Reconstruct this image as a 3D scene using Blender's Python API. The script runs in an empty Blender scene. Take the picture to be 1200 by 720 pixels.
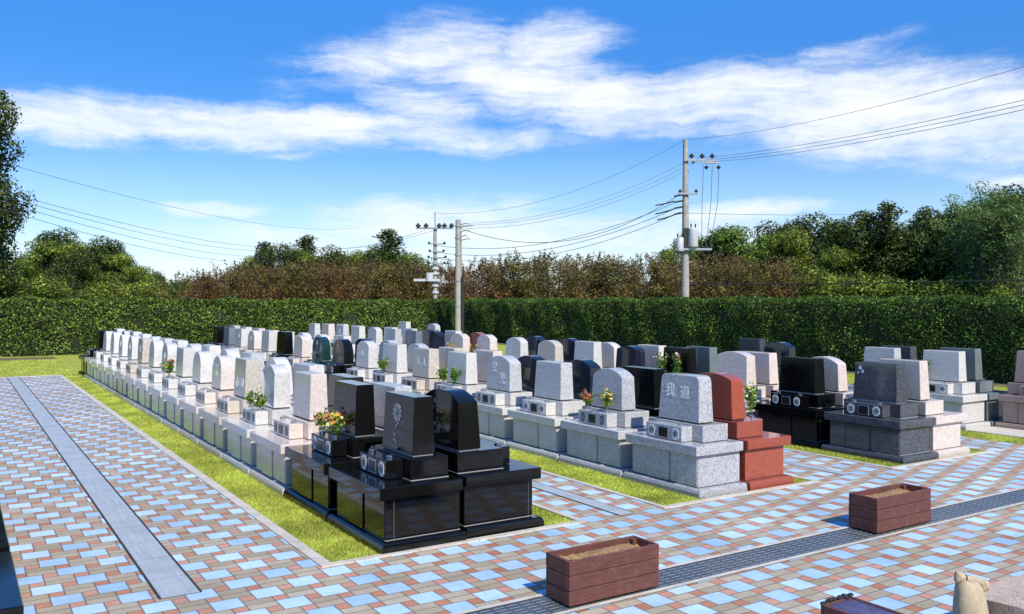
import bpy, bmesh, math, random
import numpy as np
from mathutils import Vector, Matrix

random.seed(7)
R = math.radians
S = bpy.context.scene
COL = S.collection
CAMZ = 2.2
YAW = R(32.62)
FPX = 1024.0

S.view_settings.view_transform = 'Standard'
# ------------------------------------------------------------------ helpers
def bearing(u, d):
    """ground position at distance d (m) along the bearing u"""
    r = (u - 600) / FPX * d
    return (r * math.cos(YAW) + d * math.sin(YAW), -r * math.sin(YAW) + d * math.cos(YAW))

def height(v, d):
    return CAMZ + (350.3 - v) / FPX * d

def tag(o, label=None, cat=None, group=None, kind=None):
    if label: o['label'] = label
    if cat: o['category'] = cat
    if group: o['group'] = group
    if kind: o['kind'] = kind
    return o

def link(name, me, parent=None, loc=None):
    o = bpy.data.objects.new(name, me)
    COL.objects.link(o)
    if parent: o.parent = parent
    if loc: o.location = loc
    return o

def empty(name, loc, rz=0):
    o = bpy.data.objects.new(name, None)
    o.empty_display_size = .2
    COL.objects.link(o)
    o.location = loc
    o.rotation_euler = (0, 0, rz)
    return o

def mesh_np(name, V, F4, mat=None, smooth=False):
    """fast mesh from numpy arrays, all faces with the same number of corners"""
    me = bpy.data.meshes.new(name)
    n = F4.shape[1]
    me.vertices.add(len(V)); me.vertices.foreach_set('co', V.astype(np.float32).ravel())
    me.loops.add(F4.size); me.loops.foreach_set('vertex_index', F4.astype(np.int32).ravel())
    me.polygons.add(len(F4))
    me.polygons.foreach_set('loop_start', np.arange(0, F4.size, n, dtype=np.int32))
    me.polygons.foreach_set('loop_total', np.full(len(F4), n, dtype=np.int32))
    me.update(calc_edges=True)
    if mat: me.materials.append(mat)
    if smooth: me.polygons.foreach_set('use_smooth', np.ones(len(F4), dtype=bool))
    return me

def bm_box(bm, x0, x1, y0, y1, z0, z1, bev=0, tb=0):
    vs = [bm.verts.new(p) for p in ((x0,y0,z0),(x1,y0,z0),(x1,y1,z0),(x0,y1,z0),
                                    (x0+tb,y0+tb,z1),(x1-tb,y0+tb,z1),(x1-tb,y1-tb,z1),(x0+tb,y1-tb,z1))]
    fs = [bm.faces.new([vs[i] for i in f]) for f in ((3,2,1,0),(4,5,6,7),(0,1,5,4),(1,2,6,5),(2,3,7,6),(3,0,4,7))]
    if bev:
        es = list({e for f in fs for e in f.edges})
        bmesh.ops.bevel(bm, geom=es, offset=bev, segments=1, affect='EDGES')

def bm_tube(bm, pts, rad, seg=8, cap=True):
    rings = []
    n = len(pts)
    for i, p in enumerate(pts):
        p = Vector(p)
        a = Vector(pts[max(i-1, 0)]); b = Vector(pts[min(i+1, n-1)])
        t = (b - a).normalized()
        ref = Vector((0, 0, 1)) if abs(t.z) < .9 else Vector((1, 0, 0))
        u = t.cross(ref).normalized(); v = t.cross(u).normalized()
        r = rad[i] if isinstance(rad, (list, tuple)) else rad
        rings.append([bm.verts.new(p + (u*math.cos(2*math.pi*k/seg) + v*math.sin(2*math.pi*k/seg))*r) for k in range(seg)])
    for i in range(n-1):
        for k in range(seg):
            bm.faces.new((rings[i][k], rings[i][(k+1) % seg], rings[i+1][(k+1) % seg], rings[i+1][k]))
    if cap:
        bm.faces.new(rings[0]); bm.faces.new(list(reversed(rings[-1])))

def finish(bm, name, mat, smooth=True, angle=35):
    bmesh.ops.recalc_face_normals(bm, faces=bm.faces)
    me = bpy.data.meshes.new(name)
    bm.to_mesh(me); bm.free()
    me.materials.append(mat)
    if smooth:
        me.polygons.foreach_set('use_smooth', np.ones(len(me.polygons), dtype=bool))
        me.set_sharp_from_angle(angle=R(angle))
    return me

# ------------------------------------------------------------------ materials
def newmat(name):
    m = bpy.data.materials.new(name)
    m.use_nodes = True
    nt = m.node_tree
    nt.nodes.clear()
    out = nt.nodes.new('ShaderNodeOutputMaterial')
    b = nt.nodes.new('ShaderNodeBsdfPrincipled')
    nt.links.new(b.outputs[0], out.inputs[0])
    return m, nt, b, out

class G:
    """tiny node-graph helper"""
    def __init__(s, nt): s.nt = nt
    def n(s, t, **kw):
        x = s.nt.nodes.new(t)
        for k, v in kw.items(): setattr(x, k, v)
        return x
    def put(s, sock, v):
        if isinstance(v, bpy.types.NodeSocket): s.nt.links.new(v, sock)
        else: sock.default_value = v
    def m(s, op, a, b=0.0, c=0.0):
        x = s.n('ShaderNodeMath', operation=op)
        s.put(x.inputs[0], a); s.put(x.inputs[1], b); s.put(x.inputs[2], c)
        return x.outputs[0]
    def mix(s, f, a, b, mode='MIX'):
        x = s.n('ShaderNodeMix', data_type='RGBA', blend_type=mode)
        s.put(x.inputs[0], f); s.put(x.inputs[6], a); s.put(x.inputs[7], b)
        return x.outputs[2]
    def noise(s, vec, scale, detail=3, rough=.5, dim='3D'):
        x = s.n('ShaderNodeTexNoise', noise_dimensions=dim)
        if vec is not None: s.nt.links.new(vec, x.inputs['Vector'])
        x.inputs['Scale'].default_value = scale; x.inputs['Detail'].default_value = detail
        x.inputs['Roughness'].default_value = rough
        return x.outputs['Fac']
    def ramp(s, f, stops, interp='LINEAR'):
        x = s.n('ShaderNodeValToRGB'); cr = x.color_ramp; cr.interpolation = interp
        while len(cr.elements) < len(stops): cr.elements.new(.5)
        for e, (p, c) in zip(cr.elements, stops):
            e.position = p
            e.color = c if len(c) == 4 else (*c, 1)
        s.put(x.inputs[0], f)
        return x
    def mr(s, v, a, b, c=0., d=1., smooth=False):
        x = s.n('ShaderNodeMapRange'); 
        if smooth: x.interpolation_type = 'SMOOTHSTEP'
        s.put(x.inputs[0], v)
        for i, q in enumerate((a, b, c, d)): s.put(x.inputs[1+i], q)
        return x.outputs[0]
    def bump(s, h, strength, dist):
        x = s.n('ShaderNodeBump'); x.inputs['Strength'].default_value = strength
        x.inputs['Distance'].default_value = dist
        s.put(x.inputs['Height'], h)
        return x.outputs[0]

def C4(c): return (c[0], c[1], c[2], 1)

def granite(name, c, speck=.5, rough=.1, dark=.35, light=1.25, scale=230, ior=0, coat=0.0):
    """polished granite: two sizes of crystal grains"""
    m, nt, b, out = newmat(name); g = G(nt)
    tc = g.n('ShaderNodeTexCoord').outputs['Object']
    oi = g.n('ShaderNodeObjectInfo')
    v1 = g.n('ShaderNodeTexVoronoi'); v1.inputs['Scale'].default_value = scale
    nt.links.new(tc, v1.inputs['Vector'])
    sep = g.n('ShaderNodeSeparateColor'); nt.links.new(v1.outputs['Color'], sep.inputs[0])
    lo = tuple(x*(1-(1-dark)*speck) for x in c); hi = tuple(min(1, x*(1+(light-1)*speck*1.3)) for x in c)
    r1 = g.ramp(sep.outputs[0], [(0, lo), (.22, lo), (.3, c), (.7, c), (.85, hi), (1, hi)])
    n2 = g.noise(tc, 14, 4, .6)
    f = g.mr(n2, .3, .7, .9, 1.08)
    col = g.mix(1.0, r1.outputs[0], g.n('ShaderNodeCombineColor').outputs[0], 'MULTIPLY')
    cc = [x for x in nt.nodes if x.type == 'COMBINE_COLOR'][-1]
    jit = g.mr(oi.outputs['Random'], 0, 1, .94, 1.05)
    # stone colour gets slightly darker towards the ground
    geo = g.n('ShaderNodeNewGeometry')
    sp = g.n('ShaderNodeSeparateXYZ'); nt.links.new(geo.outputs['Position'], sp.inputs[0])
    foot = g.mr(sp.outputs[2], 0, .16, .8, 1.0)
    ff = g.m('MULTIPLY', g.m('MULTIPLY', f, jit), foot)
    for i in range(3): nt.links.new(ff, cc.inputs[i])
    nt.links.new(col, b.inputs['Base Color'])
    rn = g.mr(g.noise(tc, 5, 5, .65), .35, .75, rough*.7, rough*1.6+.03)
    nt.links.new(rn, b.inputs['Roughness'])
    b.inputs['IOR'].default_value = ior or 1.52
    return m

def plain(name, c, rough=.5, metal=0, var=.12, scale=30, bump=0):
    m, nt, b, out = newmat(name); g = G(nt)
    tc = g.n('ShaderNodeTexCoord').outputs['Object']
    n = g.noise(tc, scale, 5, .6)
    r = g.ramp(n, [(.25, tuple(x*(1-var) for x in c)), (.75, tuple(min(1, x*(1+var)) for x in c))])
    nt.links.new(r.outputs[0], b.inputs['Base Color'])
    b.inputs['Roughness'].default_value = rough; b.inputs['Metallic'].default_value = metal
    if bump: nt.links.new(g.bump(n, bump, .01), b.inputs['Normal'])
    return m

MAT = {
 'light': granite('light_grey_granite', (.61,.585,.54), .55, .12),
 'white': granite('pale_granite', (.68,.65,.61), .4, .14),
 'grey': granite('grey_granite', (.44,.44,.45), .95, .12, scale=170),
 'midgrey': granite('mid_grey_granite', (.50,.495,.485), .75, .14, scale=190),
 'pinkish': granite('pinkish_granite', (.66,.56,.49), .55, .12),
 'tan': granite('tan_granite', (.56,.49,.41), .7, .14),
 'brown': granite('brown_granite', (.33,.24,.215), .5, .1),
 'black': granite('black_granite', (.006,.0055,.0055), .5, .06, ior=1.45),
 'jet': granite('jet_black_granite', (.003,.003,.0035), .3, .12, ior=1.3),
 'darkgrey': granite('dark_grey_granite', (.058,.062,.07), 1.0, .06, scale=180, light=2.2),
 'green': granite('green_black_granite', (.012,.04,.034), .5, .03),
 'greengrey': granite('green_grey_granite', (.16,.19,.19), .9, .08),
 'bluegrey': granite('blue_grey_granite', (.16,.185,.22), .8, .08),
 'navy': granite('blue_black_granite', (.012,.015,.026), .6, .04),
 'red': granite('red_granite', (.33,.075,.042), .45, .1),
}
M_caulk = plain('pale_mortar', (.36,.34,.31), .8)
M_caulk2 = plain('thin_mortar', (.16,.15,.14), .8)
M_dark = plain('dark_joint', (.03,.03,.03), .8)
M_steel = plain('brushed_steel', (.6,.6,.6), .25, 1)
M_niche = plain('dark_niche', (.012,.012,.014), .25)
M_white = plain('white_carving', (.78,.77,.74), .7)
M_grave = plain('pale_carving', (.32,.32,.31), .8)
M_gold = plain('old_gold_carving', (.35,.33,.30), .6)

# ---- paving: a pinwheel of blue 2x2, tan 2x2 (two bricks) and red 1x1 blocks
def paving_mat():
    m, nt, b, out = newmat('block_paving'); g = G(nt)
    pos = g.n('ShaderNodeNewGeometry').outputs['Position']
    sp = g.n('ShaderNodeSeparateXYZ'); nt.links.new(pos, sp.inputs[0])
    U = .1058
    def block(part):
        return part
    X = g.m('DIVIDE', g.m('SUBTRACT', sp.outputs[0], 2.914 - U*300), U)
    Y = g.m('DIVIDE', g.m('SUBTRACT', sp.outputs[1], 6.354 - U*300), U)
    fx = g.m('FLOOR', X); fy = g.m('FLOOR', Y)
    cx = g.m('SUBTRACT', X, fx); cy = g.m('SUBTRACT', Y, fy)
    k = g.m('FLOORED_MODULO', g.m('ADD', g.m('MULTIPLY', fx, 3.0), fy), 10.0)   # 300 is a multiple of the lattice
    kf = g.m('DIVIDE', g.m('ADD', k, .5), 10.0)
    blue, red, tan = (.43,.62,.77), (.55,.235,.135), (.45,.365,.245)
    cls = [blue, blue, red, blue, blue, tan, tan, red, tan, tan]
    rc = g.ramp(kf, [(i/10, cls[i]) for i in range(10)], 'CONSTANT').outputs[0]
    # joints: R=left G=bottom B=right A=top ; offsets to the block's own corner
    J = {0:(1,1,0,0), 3:(0,1,1,0), 1:(1,0,0,1), 4:(0,0,1,1), 2:(1,1,1,1), 7:(1,1,1,1),
         6:(1,1,0,1), 9:(0,1,1,1), 5:(1,1,0,1), 8:(0,1,1,1)}
    rj = g.ramp(kf, [(i/10, J[i]) for i in range(10)], 'CONSTANT')
    sj = g.n('ShaderNodeSeparateColor'); nt.links.new(rj.outputs[0], sj.inputs[0])
    O = {0:(0,0), 3:(1,0), 1:(0,1), 4:(1,1), 2:(0,0), 7:(0,0), 6:(0,0), 9:(1,0), 5:(0,0), 8:(1,0)}
    ro = g.ramp(kf, [(i/10, (O[i][0], O[i][1], 0)) for i in range(10)], 'CONSTANT')
    so = g.n('ShaderNodeSeparateColor'); nt.links.new(ro.outputs[0], so.inputs[0])
    W = .045
    def near(c, flag, lowside):
        d = c if lowside else g.m('SUBTRACT', 1.0, c)
        t = g.mr(d, W*.5, W*1.6, 1., 0.)
        return g.m('MULTIPLY', t, flag)
    j = g.m('MAXIMUM', g.m('MAXIMUM', near(cx, sj.outputs[0], True), near(cy, sj.outputs[1], True)),
            g.m('MAXIMUM', near(cx, sj.outputs[2], False), near(cy, rj.outputs[1], False)))
    idv = g.n('ShaderNodeCombineXYZ')
    g.put(idv.inputs[0], g.m('SUBTRACT', fx, so.outputs[0])); g.put(idv.inputs[1], g.m('SUBTRACT', fy, so.outputs[1]))
    wn = g.n('ShaderNodeTexWhiteNoise', noise_dimensions='2D'); nt.links.new(idv.outputs[0], wn.inputs['Vector'])
    hs = g.n('ShaderNodeHueSaturation')
    g.put(hs.inputs['Color'], rc)
    g.put(hs.inputs['Value'], g.mr(wn.outputs['Value'], 0, 1, .83, 1.09))
    g.put(hs.inputs['Saturation'], g.mr(wn.outputs['Value'], 0, 1, 1.06, .86))
    big = g.noise(pos, 1.1, 5, .65); fine = g.noise(pos, 240, 3, .7); mid = g.noise(pos, 22, 4, .6)
    st = g.m('MULTIPLY', g.m('MULTIPLY', g.mr(big, .3, .7, .76, 1.08), g.mr(fine, .3, .7, .86, 1.12)), g.mr(mid, .3, .7, .92, 1.06))
    cc = g.n('ShaderNodeCombineColor')
    for i in range(3): nt.links.new(st, cc.inputs[i])
    col = g.mix(1.0, hs.outputs[0], cc.outputs[0], 'MULTIPLY')
    stain = g.mr(g.noise(pos, 3.3, 6, .75), .58, .76, 0, .34)
    col = g.mix(stain, col, (.30,.24,.17,1))
    speck = g.mr(g.noise(pos, 95, 2, .5), .69, .74, 0, .55)
    col = g.mix(speck, col, (.12,.10,.08,1))
    col = g.mix(g.m('MULTIPLY', j, .78), col, (.09,.075,.06,1))
    nt.links.new(col, b.inputs['Base Color'])
    b.inputs['Roughness'].default_value = .8
    h = g.m('ADD', g.m('MULTIPLY', j, -1.), g.m('MULTIPLY', fine, .25))
    nt.links.new(g.bump(h, .6, .004), b.inputs['Normal'])
    return m

def grating_mat():
    m, nt, b, out = newmat('drain_grating'); g = G(nt)
    pos = g.n('ShaderNodeNewGeometry').outputs['Position']
    sp = g.n('ShaderNodeSeparateXYZ'); nt.links.new(pos, sp.inputs[0])
    yy = g.m('DIVIDE', g.m('SUBTRACT', sp.outputs[1], 4.94), .052)
    fy = g.m('FRACT', yy); fx = g.m('FRACT', g.m('DIVIDE', sp.outputs[0], .11))
    line = g.m('MULTIPLY', g.m('LESS_THAN', g.m('ABSOLUTE', g.m('SUBTRACT', fy, .5)), .14), g.m('LESS_THAN', fx, .74))
    gap = g.m('LESS_THAN', g.m('ABSOLUTE', g.m('SUBTRACT', fy, .06)), .07)
    seam = g.m('LESS_THAN', g.m('FRACT', g.m('DIVIDE', sp.outputs[0], 1.0)), .008)
    n = g.noise(pos, 60, 4, .6); n2 = g.noise(pos, 2.5, 4, .6)
    base = g.mix(n, (.075,.09,.10,1), (.125,.145,.155,1))
    base = g.mix(g.mr(n2, .4, .75, 0, .4), base, (.20,.20,.18,1))
    col = g.mix(g.m('MULTIPLY', line, .75), base, (.36,.37,.36,1))
    col = g.mix(g.m('MAXIMUM', g.m('MULTIPLY', gap, .7), seam), col, (.015,.018,.02,1))
    nt.links.new(col, b.inputs['Base Color']); b.inputs['Roughness'].default_value = .45
    b.inputs['Metallic'].default_value = .25
    nt.links.new(g.bump(g.m('SUBTRACT', g.m('MULTIPLY', line, .6), g.m('MULTIPLY', gap, 1.)), .5, .006), b.inputs['Normal'])
    return m

def channel_mat():
    m, nt, b, out = newmat('gutter_concrete'); g = G(nt)
    pos = g.n('ShaderNodeNewGeometry').outputs['Position']
    sp = g.n('ShaderNodeSeparateXYZ'); nt.links.new(pos, sp.inputs[0])
    seam = g.m('LESS_THAN', g.m('FRACT', g.m('DIVIDE', sp.outputs[1], .6)), .012)
    n = g.noise(pos, 90, 4, .7); n2 = g.noise(pos, 3, 5, .65)
    mp = g.n('ShaderNodeMapping'); mp.inputs['Scale'].default_value = (60, 1.2, 1); nt.links.new(pos, mp.inputs[0])
    n3 = g.noise(mp.outputs[0], 1.0, 3, .6)
    base = g.mix(n, (.34,.38,.39,1), (.50,.52,.52,1))
    base = g.mix(g.mr(n3, .4, .7, 0, .5), base, (.22,.26,.28,1))
    base = g.mix(g.mr(n2, .45, .75, 0, .5), base, (.22,.24,.25,1))
    col = g.mix(g.m('MULTIPLY', seam, .7), base, (.06,.06,.06,1))
    nt.links.new(col, b.inputs['Base Color']); b.inputs['Roughness'].default_value = .6
    nt.links.new(g.bump(n3, .4, .004), b.inputs['Normal'])
    return m

def kerb_mat():
    m, nt, b, out = newmat('kerb_stone'); g = G(nt)
    pos = g.n('ShaderNodeNewGeometry').outputs['Position']
    sp = g.n('ShaderNodeSeparateXYZ'); nt.links.new(pos, sp.inputs[0])
    s1 = g.m('LESS_THAN', g.m('FRACT', g.m('DIVIDE', g.m('ADD', sp.outputs[0], sp.outputs[1]), .6)), .015)
    n = g.noise(pos, 130, 4, .7); n2 = g.noise(pos, 4, 5, .65)
    base = g.mix(n, (.46,.42,.34,1), (.68,.62,.52,1))
    base = g.mix(g.mr(n2, .42, .7, 0, .5), base, (.30,.27,.21,1))
    col = g.mix(g.m('MULTIPLY', s1, .75), base, (.08,.07,.05,1))
    nt.links.new(col, b.inputs['Base Color']); b.inputs['Roughness'].default_value = .85
    nt.links.new(g.bump(n, .3, .003), b.inputs['Normal'])
    return m

def grass_ground_mat(name, c1, c2, c3):
    m, nt, b, out = newmat(name); g = G(nt)
    pos = g.n('ShaderNodeNewGeometry').outputs['Position']
    n = g.noise(pos, 1.6, 5, .65); n2 = g.noise(pos, 45, 4, .7)
    col = g.mix(g.mr(n, .35, .7), C4(c1), C4(c2))
    col = g.mix(g.mr(n2, .4, .75), col, C4(c3))
    nt.links.new(col, b.inputs['Base Color']); b.inputs['Roughness'].default_value = .95
    nt.links.new(g.bump(n2, .8, .03), b.inputs['Normal'])
    return m

def leaf_mat(name, c1, c2, c3, trans=.3, rough=.55, zone=.35, alt=None, clump=4.0, deep=.42):
    """per-leaf random colour between three tones, with larger light and dark zones"""
    m, nt, b, out = newmat(name); g = G(nt)
    geo = g.n('ShaderNodeNewGeometry')
    rnd = geo.outputs['Random Per Island']
    r = g.ramp(rnd, [(0, c1), (.55, c2), (1, c3)])
    n = g.noise(geo.outputs['Position'], zone, 4, .6)
    base = r.outputs[0]
    if alt:
        r2 = g.ramp(rnd, [(0, alt[0]), (.55, alt[1]), (1, alt[2])])
        n3 = g.noise(geo.outputs['Position'], zone*.8, 3, .6)
        base = g.mix(g.mr(g.m('ADD', n3, g.m('MULTIPLY', g.m('SUBTRACT', rnd, .5), .25)), .46, .66, 0, .85), base, r2.outputs[0])
    hs = g.n('ShaderNodeHueSaturation'); nt.links.new(base, hs.inputs['Color'])
    n5 = g.noise(geo.outputs['Position'], zone*clump, 2, .5)
    g.put(hs.inputs['Value'], g.m('MULTIPLY', g.mr(n, .3, .7, .72, 1.3), g.mr(n5, .36, .62, deep, 1.25)))  # clump noise paints shaded gaps between leaf masses into the colour
    oi = g.n('ShaderNodeObjectInfo')
    g.put(hs.inputs['Hue'], g.mr(oi.outputs['Random'], 0, 1, .478, .53))
    nt.links.new(hs.outputs[0], b.inputs['Base Color']); b.inputs['Roughness'].default_value = rough
    b.inputs['Specular IOR Level'].default_value = .22
    tr = g.n('ShaderNodeBsdfTranslucent'); nt.links.new(hs.outputs[0], tr.inputs[0])
    mx = g.n('ShaderNodeMixShader'); mx.inputs[0].default_value = trans
    nt.links.new(b.outputs[0], mx.inputs[1]); nt.links.new(tr.outputs[0], mx.inputs[2])
    nt.links.new(mx.outputs[0], out.inputs[0])
    return m

def wood_mat():
    m, nt, b, out = newmat('red_brown_stained_wood'); g = G(nt)
    tc = g.n('ShaderNodeTexCoord').outputs['Object']
    mp = g.n('ShaderNodeMapping'); mp.inputs['Scale'].default_value = (3, 3, 60); nt.links.new(tc, mp.inputs[0])
    n = g.noise(mp.outputs[0], 2.0, 6, .7); n2 = g.noise(tc, 9, 5, .7); n3 = g.noise(tc, 60, 3, .7)
    col = g.mix(g.mr(n, .3, .7), (.060,.019,.015,1), (.165,.055,.040,1))
    col = g.mix(g.mr(n2, .52, .75, 0, .35), col, (.25,.12,.095,1))
    col = g.mix(g.mr(n3, .55, .8, 0, .4), col, (.05,.02,.016,1))
    nt.links.new(col, b.inputs['Base Color']); b.inputs['Roughness'].default_value = .7
    nt.links.new(g.bump(n, .5, .004), b.inputs['Normal'])
    return m

M_pave = paving_mat(); M_grate = grating_mat(); M_chan = channel_mat(); M_kerb = kerb_mat()
M_lawn = grass_ground_mat('lawn_turf', (.33,.38,.03), (.46,.46,.06), (.25,.29,.025))
M_field = grass_ground_mat('far_field', (.06,.085,.02), (.10,.11,.03), (.04,.05,.015))
M_soilbed = grass_ground_mat('bare_soil', (.17,.12,.07), (.22,.16,.09), (.09,.07,.04))
M_blade = leaf_mat('grass_blade', (.32,.38,.045), (.49,.51,.075), (.66,.62,.18), .35, .6, 1.2, None, 1.2, .8)
M_hedge = leaf_mat('hedge_leaf', (.014,.034,.006), (.05,.12,.014), (.30,.42,.065), .28, .55, 1.1, None, 4, .62)
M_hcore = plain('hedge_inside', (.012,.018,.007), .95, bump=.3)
M_bark = plain('tree_bark', (.10,.075,.05), .9, var=.35, scale=12, bump=.6)
M_brownleaf = leaf_mat('autumn_leaf', (.07,.045,.016), (.22,.13,.04), (.42,.24,.075), .28, .55, .5, ((.035,.05,.012), (.10,.12,.025), (.24,.22,.05)))
M_greenleaf = leaf_mat('green_tree_leaf', (.05,.09,.012), (.16,.23,.025), (.40,.45,.07), .3)
M_darkleaf = leaf_mat('dark_tree_leaf', (.012,.026,.006), (.055,.085,.014), (.22,.25,.045), .22)
M_bamboo = leaf_mat('bamboo_leaf', (.08,.15,.03), (.17,.27,.07), (.34,.42,.14), .4)
M_bouq = leaf_mat('bouquet_leaf', (.06,.13,.015), (.14,.24,.03), (.28,.38,.06), .3, .5, 20, None, 4, .7)
M_conc = plain('pole_concrete', (.36,.34,.30), .8, var=.25, scale=6)
M_galv = plain('galvanised_steel', (.42,.43,.43), .45, .6, var=.15)
M_trans = plain('transformer_paint', (.55,.56,.56), .45, var=.08)
M_cable = plain('black_cable', (.02,.02,.02), .6)
M_wire = plain('line_wire', (.10,.10,.11), .6)
M_wood = wood_mat()
M_plsoil = plain('planter_soil', (.30,.175,.075), .95, var=.5, scale=35, bump=1)
M_purple = plain('dark_purple_board', (.085,.07,.13), .35, var=.3, scale=18, bump=.3)  # dark purple, fairly smooth top of the lidded planter
M_liner = plain('black_liner', (.012,.012,.014), .5, var=.4, scale=60, bump=1)
M_cream = plain('cream_stone', (.44,.35,.22), .8, var=.18, scale=16, bump=.5)
M_rock = granite('pink_rough_stone', (.50,.37,.27), .55, .6, scale=120)
M_creamslab = plain('cream_concrete', (.55,.50,.42), .85, var=.1, scale=8)

# ------------------------------------------------------------------ world and sun
def build_world():
    w = bpy.data.worlds.new('World'); S.world = w; w.use_nodes = True
    nt = w.node_tree; nt.nodes.clear(); g = G(nt)
    out = g.n('ShaderNodeOutputWorld'); bg = g.n('ShaderNodeBackground'); nt.links.new(bg.outputs[0], out.inputs[0])
    sky = g.n('ShaderNodeTexSky'); sky.sky_type = 'NISHITA'; sky.sun_disc = False
    sky.sun_elevation = SUN_EL; sky.sun_rotation = SUN_ROT
    sky.air_density = 1.0; sky.dust_density = .25; sky.ozone_density = 2.5; sky.altitude = 50
    hs = g.n('ShaderNodeHueSaturation'); hs.inputs['Saturation'].default_value = SKY_SAT
    nt.links.new(g.mix(1.0, sky.outputs[0], (.95,1.0,1.20,1), 'MULTIPLY'), hs.inputs['Color'])
    tc = g.n('ShaderNodeTexCoord').outputs['Generated']
    sp = g.n('ShaderNodeSeparateXYZ'); nt.links.new(tc, sp.inputs[0])
    az = g.m('SUBTRACT', g.m('ARCTAN2', sp.outputs[0], sp.outputs[1]), YAW)   # bearing of each point of the sky
    el = g.m('ARCSINE', sp.outputs[2])
    cv = g.n('ShaderNodeCombineXYZ'); g.put(cv.inputs[0], az); g.put(cv.inputs[1], el)
    # warp
    nz = g.n('ShaderNodeTexNoise'); nz.inputs['Scale'].default_value = 5; nz.inputs['Detail'].default_value = 6
    nz.inputs['Roughness'].default_value = .6
    nt.links.new(cv.outputs[0], nz.inputs['Vector'])
    wv = g.n('ShaderNodeVectorMath', operation='SUBTRACT'); nt.links.new(nz.outputs['Color'], wv.inputs[0]); wv.inputs[1].default_value = (.5,.5,.5)
    ws = g.n('ShaderNodeVectorMath', operation='MULTIPLY'); nt.links.new(wv.outputs[0], ws.inputs[0]); ws.inputs[1].default_value = (.16,.055,0)
    wa = g.n('ShaderNodeVectorMath', operation='ADD'); nt.links.new(cv.outputs[0], wa.inputs[0]); nt.links.new(ws.outputs[0], wa.inputs[1])
    s2 = g.n('ShaderNodeSeparateXYZ'); nt.links.new(wa.outputs[0], s2.inputs[0])
    A, E_ = s2.outputs[0], s2.outputs[1]
    # streaky detail
    mp = g.n('ShaderNodeMapping'); mp.inputs['Scale'].default_value = (2.6, 15, 1); mp.inputs['Rotation'].default_value = (0,0,R(-6)); nt.links.new(wa.outputs[0], mp.inputs[0])
    streak = g.noise(mp.outputs[0], 1.6, 9, .62)
    puff = g.noise(cv.outputs[0], 16, 8, .62)
    field = None
    for (u, v, hu, hv, rot, amp) in CLOUDS:
        a0 = math.atan((u-600)/FPX); e0 = math.atan((350-v)/FPX*math.cos(a0))
        ca, sa = math.cos(R(rot)), math.sin(R(rot))
        da = g.m('SUBTRACT', A, a0); de = g.m('SUBTRACT', E_, e0)
        x = g.m('ADD', g.m('MULTIPLY', da, ca), g.m('MULTIPLY', de, sa))
        y = g.m('SUBTRACT', g.m('MULTIPLY', de, ca), g.m('MULTIPLY', da, sa))
        x = g.m('DIVIDE', x, hu/FPX); y = g.m('DIVIDE', y, hv/FPX)
        d = g.m('SQRT', g.m('ADD', g.m('MULTIPLY', x, x), g.m('MULTIPLY', y, y)))
        f = g.mr(d, .15, 1.5, amp, 0., True)
        field = f if field is None else g.m('MAXIMUM', field, f)
    fine = g.noise(mp.outputs[0], 7, 6, .7)
    tex = g.m('ADD', g.m('ADD', g.m('MULTIPLY', g.m('SUBTRACT', streak, .5), 1.5), g.m('MULTIPLY', g.m('SUBTRACT', puff, .5), .45)), g.m('MULTIPLY', g.m('SUBTRACT', fine, .5), .8))
    dens = g.m('ADD', field, g.m('MULTIPLY', tex, g.mr(field, 0, .35, 0, 1)))
    mask = g.mr(dens, .10, 1.15, 0, .95, True)
    hs2 = g.mix(g.mr(el, .10, .38, 0, .62, True), hs.outputs[0], (.62, 2.75, 8.0, 1))
    haze = g.mr(el, 0., .22, .42, 0., True)
    skyc = g.mix(haze, hs2, (5.9,8.0,9.2,1))
    hi = g.mix(g.mr(g.m('ADD', g.m('MULTIPLY', streak, .6), g.m('MULTIPLY', puff, .4)), .35, .65), (7.4,8.0,8.5,1), (8.7,8.75,8.8,1))
    col = g.mix(mask, skyc, hi)
    nt.links.new(col, bg.inputs[0]); bg.inputs[1].default_value = SKY_STR

SUN_DIR = Vector((-.07, -1.03, .98)).normalized()          # towards the sun
SUN_EL = math.asin(SUN_DIR.z)
SUN_ROT = math.atan2(SUN_DIR.x, SUN_DIR.y)
SKY_SAT, SKY_STR = 1.30, .126
CLOUDS = [(80,138,120,27,0,1.0),(250,147,190,26,-1,1.0),(390,152,150,25,-3,1.0),(520,165,190,17,-1,.8),(560,172,90,10,0,.5),
          (430,82,120,38,8,.72),(520,62,140,44,6,.8),(600,95,160,54,-6,.88),(640,58,90,40,8,.9),(720,125,170,38,-4,.95),(480,120,120,30,-10,.75),
          (860,114,190,40,-2,.95),(1010,128,190,58,-4,1.0),(1140,150,150,48,-4,1.0),(1030,170,140,26,-2,.8),(960,72,120,18,10,.55),
          (265,246,75,12,0,.55),(340,285,190,30,0,.7),(500,262,180,36,3,.8),(640,272,180,34,0,.75),(450,300,420,40,0,.6),(860,250,110,16,0,.75),(820,278,140,34,0,.8),
          (1165,208,42,12,0,.8),(560,175,130,8,0,.4),(360,183,50,6,0,.4)]
build_world()
sd = bpy.data.lights.new('sun', 'SUN'); sd.energy = 5.4; sd.angle = R(.53); sd.color = (1.0,.94,.85)
sun = bpy.data.objects.new('sun', sd); COL.objects.link(sun)
sun.rotation_euler = SUN_DIR.to_track_quat('Z', 'Y').to_euler(); sun.location = (0, -20, 30)

cd = bpy.data.cameras.new('camera'); cd.sensor_width = 36; cd.lens = 36*FPX/1200; cd.clip_end = 3000; cd.clip_start = .05
cam = bpy.data.objects.new('camera', cd); COL.objects.link(cam)
cam.location = (0, 0, CAMZ); cam.rotation_euler = (R(90-.543), 0, -YAW); S.camera = cam

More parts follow.
